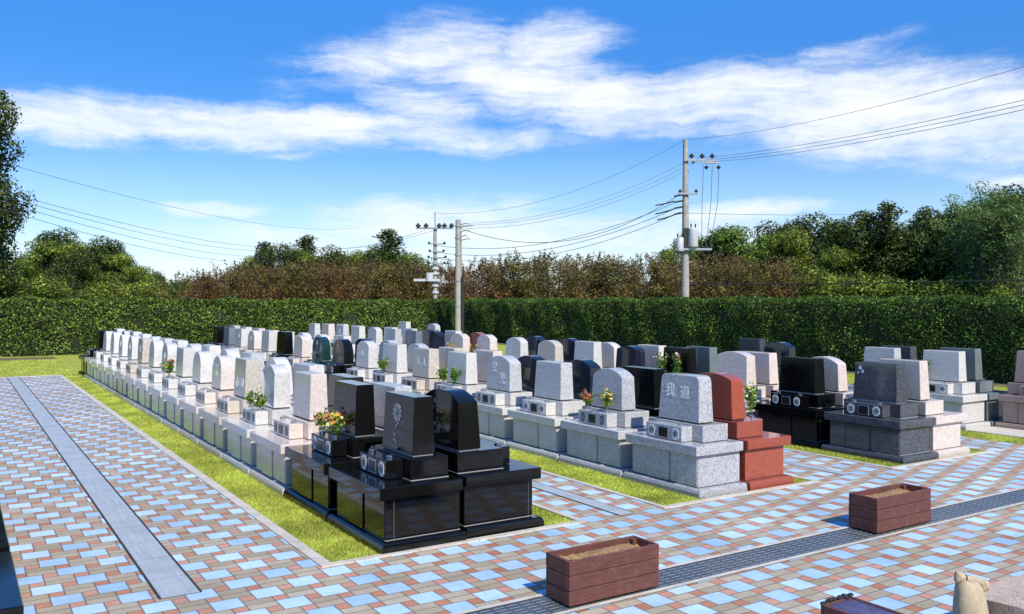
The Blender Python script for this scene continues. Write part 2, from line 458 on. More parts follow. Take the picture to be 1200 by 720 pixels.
# ------------------------------------------------------------------ ground
def sheet(name, rects, z, mat, thick=0, **kw):
    bm = bmesh.new()
    for (x0, x1, y0, y1) in rects:
        if thick:
            bm_box(bm, x0, x1, y0, y1, z-thick, z)
        else:
            bm.faces.new([bm.verts.new(p) for p in ((x0,y0,z),(x1,y0,z),(x1,y1,z),(x0,y1,z))])
    o = link(name, finish(bm, name, mat, smooth=False))
    return tag(o, kind='structure')

sheet('ground', [(-900, 1200, -300, 1500)], -.012, M_field)
sheet('lawn', [(-14, 22.9, -2, 38.4)], 0, M_lawn)
KX = [2.62, 5.16, 6.30, 8.66, 10.22, 12.50, 13.50]        # edges of the paved aisles between the double rows
FY = 6.80                                                 # near end of the rows
pave = [(-6, 13.50, -2, FY), (-6, KX[0]-.10, FY, 27.95), (KX[1]+.06, KX[2]-.06, FY, 28.0), (KX[3]+.06, KX[4]-.06, FY, 31.0), (KX[5]+.06, KX[6], FY, 31.0)]
sheet('paving', pave, .010, M_pave)
sheet('floor_slab', [(14.26, 30, 2, 8.9)], .012, M_creamslab)
sheet('gutter', [(1.27, 1.54, 6.72, 27.95), (5.66, 5.84, 6.82, 28.), (9.30, 9.46, 6.9, 31.), (12.93, 13.08, 6.9, 31.)], .016, M_chan)
sheet('gutter_edge', [(1.252, 1.27, 6.72, 27.95), (1.54, 1.558, 6.72, 27.95), (5.648, 5.66, 6.82, 28.), (5.84, 5.852, 6.82, 28.)], .018, M_dark)
sheet('drain_channel', [(-6, 13.5, 4.93, 5.26)], .016, M_grate)
kerbs = [(KX[0]-.10, KX[0], FY+.07, 27.95), (-6, KX[0], 27.95, 28.05),
         (KX[0]-.10, KX[1]+.06, FY, FY+.07), (KX[1], KX[1]+.06, FY+.07, 28.), (KX[2]-.06, KX[3]+.06, FY, FY+.07), (KX[2]-.06, KX[2], FY+.07, 28.),
         (KX[3], KX[3]+.06, FY+.07, 31.), (KX[4]-.06, KX[5]+.06, FY, FY+.07), (KX[4]-.06, KX[4], FY+.07, 31.), (KX[5], KX[5]+.06, FY+.07, 31.),
         (14.16, 14.26, 2, 8.1)]
sheet('kerb', kerbs, .022, M_kerb, .05)
sheet('drain_kerb', [(-6, 13.5, 4.88, 4.93), (-6, 13.5, 5.26, 5.31)], .020, M_kerb)
sheet('soil_strip', [(-14, 3.2, 35.9, 37.3), (22.1, 23, 8, 37)], .006, M_soilbed)

# ------------------------------------------------------------------ grass blades
rng = np.random.default_rng(5)
def blades(rects, h0, h1, name, w=.004):
    P = []
    for (x0, x1, y0, y1, dens) in rects:
        n = int((x1-x0)*(y1-y0)*dens)
        P.append(np.stack([rng.uniform(x0, x1, n), rng.uniform(y0, y1, n)], 1))
    P = np.concatenate(P); n = len(P)
    h = rng.uniform(h0, h1, n); a = rng.uniform(0, 2*np.pi, n); l = rng.uniform(.0, .9, n)*h; b = rng.uniform(0, 2*np.pi, n)
    W = w*(1+rng.random(n))*np.maximum(1, P[:,1]/11)
    V = np.zeros((n, 3, 3)); dx = np.cos(a)*W; dy = np.sin(a)*W
    V[:,0,0] = P[:,0]-dx; V[:,0,1] = P[:,1]-dy
    V[:,1,0] = P[:,0]+dx; V[:,1,1] = P[:,1]+dy
    V[:,2,0] = P[:,0]+np.cos(b)*l; V[:,2,1] = P[:,1]+np.sin(b)*l; V[:,2,2] = h
    me = mesh_np(name, V.reshape(-1,3), np.arange(n*3).reshape(n,3), M_blade)
    return tag(link(name, me), 'short bright green turf in the strips between kerbs and gravestones', 'grass', kind='stuff')
gr = []
def strip(x0, x1, y0, y1, d0):
    y = y0
    while y < y1:
        y2 = min(y1, y+3); gr.append((x0, x1, y, y2, d0*min(1, (8.5/(y+1.5))**1.7))); y = y2
strip(KX[0], 3.1, FY+.08, 28, 12000); strip(4.75, KX[1], FY+.08, 14, 8000)
strip(KX[2], 6.9, FY+.08, 20, 8000); strip(8.38, KX[3], FY+.08, 12, 6500); strip(KX[4], 10.62, FY+.08, 20, 6000)
strip(12.1, KX[5], FY+.08, 11, 5000); strip(13.5, 14.18, 5.5, 10, 4000)
gr.append((-6, 3.2, 28.1, 36, 260)); gr.append((16.5, 22.4, 9, 26, 350))
blades(gr, .010, .030, 'grass')

# ------------------------------------------------------------------ gravestones
CACHE = {}
def cached(key, fn):
    if key not in CACHE: CACHE[key] = fn()
    return CACHE[key]

def profile(shape, w, h):
    wt = w*.93
    if shape == 'flat':
        return [(-w/2,0),(w/2,0),(wt/2,h),(-wt/2,h)]
    if shape == 'slope':
        return [(-w/2,0),(w/2,0),(wt/2,h-.04),(0,h),(-wt/2,h)]
    if shape == 'round':
        r = .07; pts = [(-w/2,0),(w/2,0)]
        for k in range(6):
            a = math.pi/2*k/5; pts.append((wt/2-r+r*math.cos(a), h-r+r*math.sin(a)))
        for k in range(6):
            a = math.pi/2+math.pi/2*k/5; pts.append((-wt/2+r+r*math.cos(a), h-r+r*math.sin(a)))
        return pts
    rise = {'shallow': .07, 'arch': .10, 'dome': .23}[shape]
    pts = [(-w/2,0),(w/2,0)]; n = 14
    for k in range(n+1):
        a = math.pi*k/n
        if shape == 'dome': y, z = math.cos(a), math.sin(a)
        else:
            y = 1-2*k/n; z = 1-abs(y)**2.2
        pts.append((wt/2*y, h-rise+rise*z))
    return pts

def stone_mesh(shape, w, h, d, mat, rim=False):
    def f():
        bm = bmesh.new(); pr = profile(shape, w, h)
        lf, lb = .026, .010
        fr = [bm.verts.new((lf*z/h, y, z)) for y, z in pr]
        bk = [bm.verts.new((d-lb*z/h, y, z)) for y, z in pr]
        n = len(pr)
        f1 = bm.faces.new(fr); bm.faces.new(list(reversed(bk)))
        for i in range(n):
            bm.faces.new((fr[i], bk[i], bk[(i+1) % n], fr[(i+1) % n]))
        bmesh.ops.recalc_face_normals(bm, faces=bm.faces)
        if rim:
            bmesh.ops.inset_region(bm, faces=[f1], thickness=.035, depth=.0)
            for v in f1.verts: v.co.x += .03
        es = [e for e in bm.edges if len(e.link_faces) == 2 and e.calc_face_angle(0) > .5 and all(v.co.z > -1 for v in e.verts)]
        if not rim: bmesh.ops.bevel(bm, geom=es, offset=.007, segments=1, affect='EDGES')
        return finish(bm, 'headstone', MAT[mat], angle=24)
    return cached(('stone', shape, w, h, d, mat, rim), f)

def box_mesh(name, dims, mat, bev=.005, tb=0):
    return cached((name, dims, mat.name, bev, tb), lambda: _box(name, dims, mat, bev, tb))
def _box(name, d, mat, bev, tb):
    bm = bmesh.new(); bm_box(bm, *d, bev=bev, tb=tb)
    return finish(bm, name, mat, angle=20)

def plinth_mesh(D, W, mat):
    def f():
        # footing with a sloped, rounded upper lip
        bm = bmesh.new(); sec = [(0,0),(0,.055),(.012,.085),(.035,.10)]
        rings = [[bm.verts.new(p) for p in ((-D/2+i,-W/2+i*.5,z),(D/2-.008-i*.3,-W/2+i*.5,z),(D/2-.008-i*.3,W/2-i*.5,z),(-D/2+i,W/2-i*.5,z))] for i, z in sec]
        for a, b in zip(rings, rings[1:]):
            for k in range(4): bm.faces.new((a[k], a[(k+1)%4], b[(k+1)%4], b[k]))
        bm.faces.new(rings[0]); bm.faces.new(rings[-1])
        return finish(bm, 'plinth', MAT[mat], angle=20)
    return cached(('pl', D, W, mat), f)

FONT = {}
def glyph_mesh(ch, size, mat):
    def f():
        cu = bpy.data.curves.new('glyph', 'FONT'); cu.body = ch; cu.size = size; cu.extrude = .0015; cu.offset = size*.012
        cu.align_x = 'CENTER'; cu.align_y = 'CENTER'; cu.resolution_u = 3
        ob = bpy.data.objects.new('glyph', cu); COL.objects.link(ob)
        dg = bpy.context.evaluated_depsgraph_get(); dg.update()
        me = bpy.data.meshes.new_from_object(ob.evaluated_get(dg))
        bpy.data.objects.remove(ob)
        if len(me.vertices):
            zs = [v.co.y for v in me.vertices]; xs = [v.co.x for v in me.vertices]
            cy = (max(zs)+min(zs))/2; cx = (max(xs)+min(xs))/2
            for v in me.vertices:
                x, y, z = v.co; v.co = (-z, -(x-cx), y-cy)
        me.materials.clear(); me.materials.append(mat)
        return me
    return cached(('gl', ch, size, mat.name), f)

def blossom_carving(mat, r, petals=5, stem=False, seed=0):
    def f():
        bm = bmesh.new(); rr = random.Random(seed)
        def petal(cy, cz, a, l, w):
            vs = []
            for k in range(10):
                t = 2*math.pi*k/10
                x_, y_ = l*.5+l*.5*math.cos(t), w*math.sin(t)
                vs.append(bm.verts.new((-.0015, cy+x_*math.cos(a)-y_*math.sin(a), cz+x_*math.sin(a)+y_*math.cos(a))))
            bm.faces.new(vs)
        for k in range(petals): petal(0, 0, 2*math.pi*k/petals+.3, r, r*.2)
        if stem:
            for k in range(7):
                petal(rr.uniform(-.3,.3)*r, -r*(.9+.35*k), rr.uniform(-.6, 3.7), r*rr.uniform(.5,.9), r*.1)
        return finish(bm, 'carving', mat, smooth=False)
    return cached(('bl', mat.name, r, petals, stem, seed), f)

def crest_mesh(kind, mat):
    def f():
        bm = bmesh.new()
        if kind == 'plate':
            bm_box(bm, -.003, 0, -.055, .055, -.065, .065)
            es = [e for e in bm.edges if abs(e.verts[0].co.x-e.verts[1].co.x) > .002]
            bmesh.ops.bevel(bm, geom=es, offset=.022, segments=4, affect='EDGES')
        elif kind == 'oval':
            vs = [bm.verts.new((-.003, .046*math.cos(t), .060*math.sin(t))) for t in [2*math.pi*k/20 for k in range(20)]]
            bm.faces.new(vs)
        else:
            def ann(cy, cz, r0, r1, n=20):
                a = [bm.verts.new((-.0045, cy+r0*math.cos(2*math.pi*k/n), cz+r0*math.sin(2*math.pi*k/n))) for k in range(n)]
                b = [bm.verts.new((-.0045, cy+r1*math.cos(2*math.pi*k/n), cz+r1*math.sin(2*math.pi*k/n))) for k in range(n)]
                for k in range(n): bm.faces.new((a[k], a[(k+1)%n], b[(k+1)%n], b[k]))
            ann(0, 0, .036, .043)
            for k in range(5):
                t = 2*math.pi*k/5+math.pi/2
                ann(.019*math.cos(t), .019*math.sin(t), .003, .012, 10)
        return finish(bm, 'crest', mat, smooth=False)
    return cached(('crest', kind, mat.name), f)

ORD = ['first','second','third','fourth','fifth','sixth','seventh','eighth','ninth','tenth','eleventh','twelfth','thirteenth','fourteenth','fifteenth','sixteenth','seventeenth','eighteenth','nineteenth','twentieth','twenty-first','twenty-second','twenty-third','twenty-fourth','twenty-fifth']
CNAME = {'light':'light grey','white':'pale grey','grey':'speckled grey','midgrey':'mid grey','pinkish':'pinkish','tan':'tan','brown':'brown','black':'polished black','jet':'jet black','darkgrey':'dark grey','green':'greenish black','greengrey':'green grey','bluegrey':'blue grey','navy':'blue black','red':'red'}
SNAME = {'flat':'flat-topped','slope':'flat-topped','round':'round-cornered','shallow':'curved-top','arch':'arch-topped','dome':'dome-topped'}
DARKS = ('black','jet','darkgrey','green','navy')

def tomb(x0, D, cy, back, mat, shape, label, offs, w=.68, h=.53, crest=None, marks=(), base=None, detail=2, rim=False, z0=0, ped_w=.90):
    """front at x0 looking to -x; back=True turns it round to look to +x"""
    base = base or mat
    W = 1.30
    root = empty('gravestone', (x0+D/2, cy, z0), math.pi if back else 0)
    tag(root, label, 'gravestone', 'family gravestones in long back-to-back rows')
    sgn = -1 if back else 1
    M = MAT[base]; dark = mat in DARKS
    J = M_caulk if dark else M_dark
    f = -D/2
    p0, p1, s0, s1 = offs
    link('plinth', plinth_mesh(D, W, base), root)
    body = link('base', box_mesh('base', (f+.075, D/2-.03, -.555, .555, .103, .455), M, .004), root)
    link('slab', box_mesh('slab', (f, D/2-.022, -.605, .605, .461, .570), M, .007), root)
    # door slabs on the front of the base
    for nm, y0, y1, pr in (('side_panel', .30, .545, .010), ('door_panel', -.10, .285, .022), ('side_panel', -.545, -.125, .010)):
        link(nm, box_mesh(nm, (f+.075-pr, f+.085, y0, y1, .108, .450), M, .004), root)
    if detail >= 1:
        link('mortar_or_gap_line', box_mesh('mortar', (f+.069, D/2-.028, -.5575, .5575, .454, .4615), J, 0), root)
        link('mortar_or_gap_line', box_mesh('mortar', (f+.071, D/2-.028, -.559, .559, .0985, .104), J, 0), root)
    if dark and detail >= 1:
        for sx in (f+.155,) if not back else (f+.12,):
            link('mortar_or_gap_line', box_mesh('mortar_v', (sx-.0015, sx+.0015, -.5560, .5560, .105, .453), M_caulk2, 0), root)
    link('pedestal', box_mesh('pedestal', (f+p0, f+p1, -ped_w/2, ped_w/2, .574, .765), M, .006), root)
    link('mortar_or_gap_line', box_mesh('mortar2', (f+p0-.002, f+p1+.002, -ped_w/2-.002, ped_w/2+.002, .5695, .5745), J, 0), root)
    sh = -.03*sgn
    link('mortar_or_gap_line', box_mesh('seat', (f+s0+.012, f+s1-.012, sh-w/2+.02, sh+w/2-.02, .764, .782), J, 0), root)  # mortar on dark stones; dark colour paints the shadow gap on light ones
    hs = link('headstone', stone_mesh(shape, w, h, s1-s0, mat, rim), root, (f+s0, sh, .781))
    lean = .026/h
    for mk in marks:
        kind, arg, size, my, mz = mk[:5]
        mm = mk[5] if len(mk) > 5 else (M_grave if mat in ('black','jet') else M_white)
        if kind == 'text': me = glyph_mesh(arg, size, mm)
        else: me = blossom_carving(mm, size, arg, kind == 'spray', int(size*1000))
        o = link('inscription' if kind == 'text' else 'carving', me, hs, ((mz)*lean - .0025 + (.03 if rim else 0), my, mz))
        o.rotation_euler = (0, math.atan(lean), 0)
        if len(mk) > 6:            # carved on the far face
            o.location = (s1-s0 - .01*mz/h + .003, my, mz); o.rotation_euler = (0, -math.atan(.01/h), math.pi)
    # flower and incense block
    vx1 = f+p0-.003; vx0 = max(vx1-.17, f+.03)
    vb = link('vase_block', box_mesh('vase', (vx0, vx1, -.30, .30, .574, .745), M, .006), root)
    if detail >= 1:
        link('incense_niche', box_mesh('niche', (vx0-.006, vx0+.01, -.085, .085, .59, .72), M_steel, .003), vb)
        link('niche_opening', box_mesh('nicheo', (vx0-.009, vx0+.01, -.07, .07, .602, .708), M_niche, 0), vb)
        ck = crest or ('plate' if mat in DARKS else 'oval')
        for yy in (-.20, .20):
            if ck == 'plate':
                c = link('crest_plate', crest_mesh('plate', M_white), vb, (vx0-.001, yy, .658))
                link('crest_motif', crest_mesh('motif', M_niche), vb, (vx0-.001, yy, .658))
            else:
                c = link('crest_plate', crest_mesh('oval', M_niche), vb, (vx0-.001, yy, .658))
                link('crest_motif', crest_mesh('motif', M_grave), vb, (vx0-.001, yy, .658))
        for yy in (-.2, .2):
            link('flower_vase', cached('cup', lambda: cup()), vb, ((vx0+vx1)/2, yy, .745))
    return root

def cup():
    bm = bmesh.new()
    bm_tube(bm, [(0,0,-.01),(0,0,.018),(0,0,.020),(0,0,.032)], [.034,.036,.028,.030], 14)
    return finish(bm, 'flower_vase', M_steel)

OFF_A = (.37,.75,.43,.66); OFF_B = (.34,.84,.57,.81); OFF_C = (.24,.64,.27,.50); OFF_D = (.32,.75,.52,.745)
WORD = {'A':'left side of leftmost double row','B':'right side of leftmost double row',
        'C':'left side of second double row','D':'right side of second double row',
        'E':'left side of third double row','F':'right side of third double row',
        'G':'left side of far right double row','H':'right side of far right double row'}
ROW = {'A':(3.07,.84,7.50,False,OFF_A), 'B':(3.93,.86,7.56,True,OFF_B), 'C':(6.87,.76,7.58,False,OFF_C), 'D':(7.65,.76,7.57,True,OFF_D),
       'E':(10.58,.77,7.58,False,OFF_C), 'F':(11.37,.77,7.57,True,OFF_D), 'G':(14.17,.76,8.80,False,OFF_C), 'H':(14.95,.76,8.80,True,OFF_D)}
T = lambda ch, s, y, z, *a: ('text', ch, s, y, z, *a)
PITCH = 1.34
# (material, shape, options)
DATA = {
'A': [('black','flat',dict(marks=[('spray',12,.10,.02,.35,M_gold),T('絆',.15,.02,.35,M_white)],w=.67,h=.52)),('black','flat',dict(w=.64,h=.52)),('pinkish','flat',{}),('light','arch',dict(rim=True)),
      ('tan','flat',dict(marks=[T('心',.17,.12,.20),T('和',.17,-.12,.20)])),('pinkish','dome',dict(marks=[('flower',5,.07,.0,.34),('flower',3,.08,.14,.36),('flower',3,.08,-.14,.36),T('ハ',.12,0,.24)])),
      ('light','dome',{}),('light','flat',{}),('light','dome',dict(marks=[T('心',.14,0,.3)])),('light','dome',{}),('tan','flat',dict(marks=[T('寿',.16,0,.3)])),
      ('light','dome',dict(marks=[T('心',.16,0,.3)])),('white','dome',dict(marks=[T('和',.16,0,.3)])),('white','dome',{}),('light','dome',{}),('jet','flat',{})],
'B': [('black','arch',dict(marks=[('flower',5,.028,-.10,.42,M_gold,1),('flower',5,.02,-.13,.36,M_gold,1),('flower',5,.03,-.03,.33,M_gold,1),('flower',5,.022,-.05,.25,M_gold,1),('flower',5,.026,-.09,.2,M_gold,1),('flower',5,.022,0,.15,M_gold,1)],h=.54,w=.78)),
      ('midgrey','flat',dict(h=.47)),('black','flat',dict(h=.47)),('light','flat',{}),('light','dome',{}),('midgrey','flat',{}),('light','dome',{}),('light','flat',{}),
      ('light','arch',{}),('light','flat',{}),('light','flat',{}),('white','arch',{}),('light','flat',{}),('light','flat',{}),('light','arch',{}),('white','flat',{})],
'C': [('grey','round',dict(marks=[T('我',.165,.155,.345),T('道',.165,-.09,.335)],crest='plate',ped_w=.92)),
      ('grey','arch',dict(base='midgrey')),('midgrey','flat',dict(crest='plate',base='light')),
      ('midgrey','arch',dict(marks=[T('空',.17,.13,.36),T('光',.19,-.13,.19)],base='light')),('light','flat',{}),
      ('tan','flat',dict(marks=[T('久',.17,.12,.30),T('人',.17,-.13,.28)])),('light','flat',dict(h=.54)),('light','arch',dict(marks=[T('心',.15,0,.30)])),
      ('black','dome',dict(marks=[('spray',7,.06,0,.40)])),('green','dome',dict(marks=[('spray',7,.06,0,.40)])),('pinkish','arch',{}),('jet','flat',dict(h=.56)),
      ('light','flat',{}),('pinkish','dome',dict(marks=[T('心',.15,0,.3)])),('light','flat',dict(marks=[T('和',.15,-.1,.32)])),('bluegrey','flat',{}),('jet','flat',{})],
'D': [('red','shallow',{}),('jet','flat',dict(h=.50)),('navy','arch',{}),('navy','arch',{}),('pinkish','flat',{}),('tan','flat',{}),('midgrey','arch',{}),('midgrey','arch',{}),
      ('navy','arch',{}),('light','flat',{}),('white','arch',{}),('white','arch',{}),('light','flat',{}),('pinkish','flat',{}),('light','flat',{}),('light','flat',{}),('midgrey','flat',{})],
'E': [('darkgrey','flat',dict(marks=[('flower',6,.035,.24,.44),('flower',6,.028,.20,.39),('flower',4,.022,.27,.37)],w=.70)),('jet','flat',dict(w=.68)),('pinkish','shallow',dict(base='pinkish')),('jet','flat',{}),
      ('navy','shallow',{}),('light','flat',{}),('tan','arch',{}),('light','arch',{}),('pinkish','arch',{}),('pinkish','arch',{}),
      ('navy','arch',{}),('bluegrey','flat',{}),('midgrey','flat',{}),('light','arch',{}),('light','flat',{}),('midgrey','flat',dict(marks=[T('八',.3,0,.28)])),
      ('pinkish','flat',{}),('light','flat',{})],
'F': [('pinkish','flat',{}),('pinkish','arch',{}),('pinkish','flat',{}),('greengrey','flat',{}),('pinkish','flat',{}),('pinkish','arch',{}),('navy','arch',{}),('navy','arch',{}),
      None,('red','arch',{}),('light','flat',{}),('darkgrey','flat',{}),('midgrey','flat',{}),('light','flat',{}),('navy','flat',{}),('light','flat',{}),('light','flat',{}),('light','flat',{})],
'G': [('light','flat',dict(crest='plate',w=.70)),('midgrey','flat',{}),None,('navy','arch',{}),None,None,None,None,None,None,None,None,None,None,None,None,('midgrey','arch',{}),None,('light','flat',{})],
'H': [('greengrey','flat',{}),('darkgrey','flat',{}),None,None,('darkgrey','flat',{})],
}
TOMBS = {}
for row, items in DATA.items():
    x0, D, y0, back, offs = ROW[row]
    for i, it in enumerate(items):
        if it is None: continue
        mat, shape, kw = it
        kw = dict(kw)
        if row == 'A' and 'w' not in kw: kw['w'] = .60
        kw.setdefault('detail', 2 if i < 8 else 1)
        r = random.Random(f'{row}{i}')
        if i > 0: kw['w'] = kw.get('w', .68) + r.choice((-.035, -.015, 0, .02))
        if 'h' not in kw: kw['h'] = .53 + r.choice((-.015, 0, .015))
        lab = f"{CNAME[mat]} {SNAME[shape]} gravestone, {ORD[min(i,17)]} from the plaza, {WORD[row]}"
        if row in 'GH': lab = f"{CNAME[mat]} {SNAME[shape]} gravestone, {ORD[len([q for q in items[:i] if q])]} from the near end, {WORD[row]}"
        TOMBS[(row, i)] = tomb(x0, D, y0+(1.2 if row in 'GH' else PITCH)*i, back, mat, shape, lab, offs, **kw)

# brown tomb at the right edge of the picture, black tombs in the row at the left edge
tomb(15.0, .8, 7.47, False, 'brown', 'flat', 'brown flat-topped gravestone on the cream floor at the right edge', (.26,.68,.30,.56), w=1.04, ped_w=1.16)
for k, yy in enumerate((5.90, 7.24, 8.58, 9.92)):
    tomb(-.55, .86, yy, True, 'black', 'flat', f'polished black gravestone, {ORD[k]} from the near end across the left paved path', OFF_A)

# ------------------------------------------------------------------ flowers
def bouquet(loc, h, spread, cols, label, nl=70, nf=9, seed=1):
    rr = random.Random(seed); h *= 1.2; spread *= 1.15; nl = int(nl*1.7)
    root = empty('flower_bouquet', loc)
    tag(root, label, 'flowers', 'bouquets in the grave vases')
    bm = bmesh.new(); tips = []
    for k in range(9):
        a = rr.uniform(0, 6.28); s = rr.uniform(.2, 1)*spread; hh = h*rr.uniform(.65, 1)
        tip = Vector((math.cos(a)*s, math.sin(a)*s, hh)); tips.append(tip)
        bm_tube(bm, [(0,0,0), tip*.5+Vector((0,0,.01)), tip], .0025, 4)
    link('stem', finish(bm, 'stem', M_bouq), root)
    V = []
    for k in range(nl):
        t = rr.choice(tips); q = t*rr.uniform(.3, 1.02) + Vector([rr.gauss(0, .016) for _ in range(3)])
        d = Vector((rr.gauss(0,1), rr.gauss(0,1), rr.gauss(.5,.7))).normalized(); l = rr.uniform(.035, .07)
        s = d.cross(Vector((rr.gauss(0,1), rr.gauss(0,1), rr.gauss(0,1)))).normalized()*l*.22
        V += [q, q+d*l*.5+s, q+d*l, q+d*l*.5-s]
    V = np.array([tuple(v) for v in V]); link('leaves', mesh_np('leaves', V, np.arange(len(V)).reshape(-1,4), M_bouq), root)
    for ci, c in enumerate(cols):
        mat = cached(('fl', c), lambda: plain('petal', c, .6, var=.2, scale=60))
        bm = bmesh.new()
        for k in range(nf):
            t = rr.choice(tips)*rr.uniform(.75, 1.08) + Vector([rr.gauss(0,.018) for _ in range(3)])
            rad = rr.uniform(.016, .030)
            n = Vector((rr.gauss(-.4,.6), rr.gauss(-.4,.6), 1)).normalized(); u = n.orthogonal().normalized(); v = n.cross(u)
            for lay in range(2):
                c0 = bm.verts.new(t + n*.004*lay)
                ring = []
                for j in range(12):
                    r_ = rad*(1 if j % 2 else .6)*(1-.35*lay); a = 2*math.pi*j/12+lay*.4
                    ring.append(bm.verts.new(t + (u*math.cos(a)+v*math.sin(a))*r_ + n*(.006 if j % 2 else 0)*(1+lay)))
                for j in range(12): bm.faces.new((c0, ring[j], ring[(j+1) % 12]))
        link('blossoms', finish(bm, 'blossoms', mat, smooth=False), root)
    return root

def vase_at(row, i, side):
    x0, D, y0, back, offs = ROW[row]
    cx = offs[0]-.003-.085
    if back: return (x0+D-cx, y0+PITCH*i-side*.2, .775)
    return (x0+cx, y0+PITCH*i+side*.2, .775)
YEL=(.75,.52,.03); PNK=(.62,.16,.22); ORG=(.75,.25,.05); WHT=(.8,.78,.7); RED=(.6,.04,.04); LIL=(.5,.4,.6); PAL=(.72,.72,.25)
bouquet(vase_at('A',1,1), .17, .09, (YEL,PNK,WHT), 'yellow and pink bouquet in the left vase of the second polished black gravestone', seed=2)
bouquet(vase_at('A',1,-1), .18, .10, (YEL,PAL,ORG), 'yellow and orange bouquet in the right vase of the second polished black gravestone', seed=3)
bouquet(vase_at('A',3,1), .14, .10, (WHT,), 'leafy green bouquet with white blossoms, left vase of the rimmed pale gravestone', nl=130, nf=5, seed=4)
bouquet(vase_at('A',3,-1), .14, .10, (WHT,LIL), 'leafy green bouquet with lilac blossoms, right vase of the rimmed pale gravestone', nl=130, nf=4, seed=5)
bouquet(vase_at('A',7,0.4), .24, .14, (PNK,YEL,ORG), 'large mixed bouquet before the eighth gravestone along the left grass strip', nl=160, seed=6)
bouquet(vase_at('C',1,1), .20, .08, (PNK,RED), 'loose pink and red bouquet, left vase before the arch-topped grey gravestone', nl=50, seed=7)
bouquet(vase_at('C',1,-1), .22, .09, (YEL,PNK,PAL), 'tall yellow and pink bouquet, right vase before the arch-topped grey gravestone', nl=90, nf=10, seed=8)
bouquet(vase_at('C',4,1), .20, .10, (PAL,), 'yellow green leafy spray, left vase of the fifth gravestone, second double row', nl=170, nf=4, seed=9)
bouquet(vase_at('C',4,-1), .22, .10, (PAL,), 'yellow green leafy spray, right vase of the fifth gravestone, second double row', nl=170, nf=4, seed=10)
bouquet(vase_at('C',6,0), .22, .12, (PAL,), 'dark green leafy spray in front of the seventh gravestone, second double row', nl=170, nf=1, seed=11)
bouquet(vase_at('D',0,1), .32, .08, (YEL,PAL,WHT), 'tall yellow and white bouquet standing beside the red gravestone', nl=120, seed=12)
bouquet(vase_at('E',3,1), .40, .13, (WHT,), 'white blossoms on tall stems, left vase before the jet black gravestone', nl=160, nf=14, seed=13)
bouquet(vase_at('E',3,-1), .40, .13, (WHT,PNK), 'white and pink blossoms, right vase before the jet black gravestone', nl=160, nf=10, seed=14)
bouquet(vase_at('G',0,1), .28, .13, (WHT,), 'large white lilies in the vase of the light grey gravestone far right', nl=120, nf=8, seed=15)
bouquet(vase_at('E',9,0), .25, .13, (YEL,ORG), 'small orange bouquet before the tenth gravestone of the third double row', seed=16)
bouquet(vase_at('E',8,1), .25, .13, (WHT,ORG), 'white and orange bouquet before the ninth gravestone of the third double row', seed=17)

# ------------------------------------------------------------------ planters
def planter(x0, x1, y0, y1, h, label, fill):
    cx, cy = (x0+x1)/2, (y0+y1)/2; a, b = (x1-x0)/2, (y1-y0)/2
    root = empty('planter_box', (cx, cy, .02)); tag(root, label, 'planter', 'wooden planter boxes on the plaza')
    t = .022; n = 3
    for k in range(n):
        z0 = .012+k*(h-.012)/n; z1 = z0+(h-.012)/n-.004
        j = [random.uniform(-.0015, .0015) for _ in range(4)]
        for (q0, q1, r0, r1) in ((-a, a, -b+j[0], -b+t+j[0]), (-a, a, b-t+j[1], b+j[1]), (-a+j[2]-.001, -a+t+j[2], -b+t+.001, b-t-.001), (a-t+j[3], a+j[3]+.001, -b+t+.001, b-t-.001)):
            bm = bmesh.new(); bm_box(bm, q0, q1, r0, r1, z0, z1, bev=.004)
            link('board', finish(bm, 'board', M_wood, angle=20), root)
    for sx in (-1, 1):
        for sy in (-1, 1):
            bm = bmesh.new(); bm_box(bm, sx*(a-.045)-.02, sx*(a-.045)+.02, sy*(b-.045)-.02, sy*(b-.045)+.02, 0, h-.012, bev=.003)
            link('corner_post', finish(bm, 'corner_post', M_wood), root)
    # lumpy fill
    nx, ny = 46, 20; X, Y = np.meshgrid(np.linspace(-a+t, a-t, nx), np.linspace(-b+t, b-t, ny))
    rg = np.random.default_rng(int(cx*100))
    if fill == 'soil':
        Z = h-.055 + .018*np.sin(X*9+1)*np.cos(Y*14) + rg.normal(0, .004, X.shape) + .02*np.exp(-((X-.12)**2/.03+(Y-.03)**2/.006))
        mt = M_plsoil
    else:
        Z = np.full(X.shape, h-.012) + rg.normal(0, .0008, X.shape); mt = M_purple
    idx = np.arange(nx*ny).reshape(ny, nx)
    F = np.stack([idx[:-1,:-1], idx[:-1,1:], idx[1:,1:], idx[1:,:-1]], -1).reshape(-1, 4)
    link('soil' if fill == 'soil' else 'lid_board', mesh_np('fill', np.stack([X, Y, Z], -1).reshape(-1,3), F, mt, True), root)
    if fill != 'soil':
        bm = bmesh.new(); rr = random.Random(3)
        for k in range(16):
            xx = -a+ (2*a)*k/15; s = rr.uniform(.010, .02)
            bmesh.ops.create_icosphere(bm, subdivisions=1, radius=s, matrix=Matrix.Translation((xx, b-.012+rr.uniform(-.006,.006), h+rr.uniform(-.004,.010))))
        link('liner_edge', finish(bm, 'liner', M_liner), root)
    return root
planter(3.64, 4.48, 4.94, 5.23, .335, 'red brown wooden planter box with sandy soil, nearer the black gravestones', 'soil')
planter(7.18, 8.03, 4.96, 5.27, .335, 'red brown wooden planter box with sandy soil, on the drain further right', 'soil')
planter(4.42, 4.70, 2.62, 3.44, .335, 'dark purple topped wooden planter box cut by the bottom edge', 'lid')

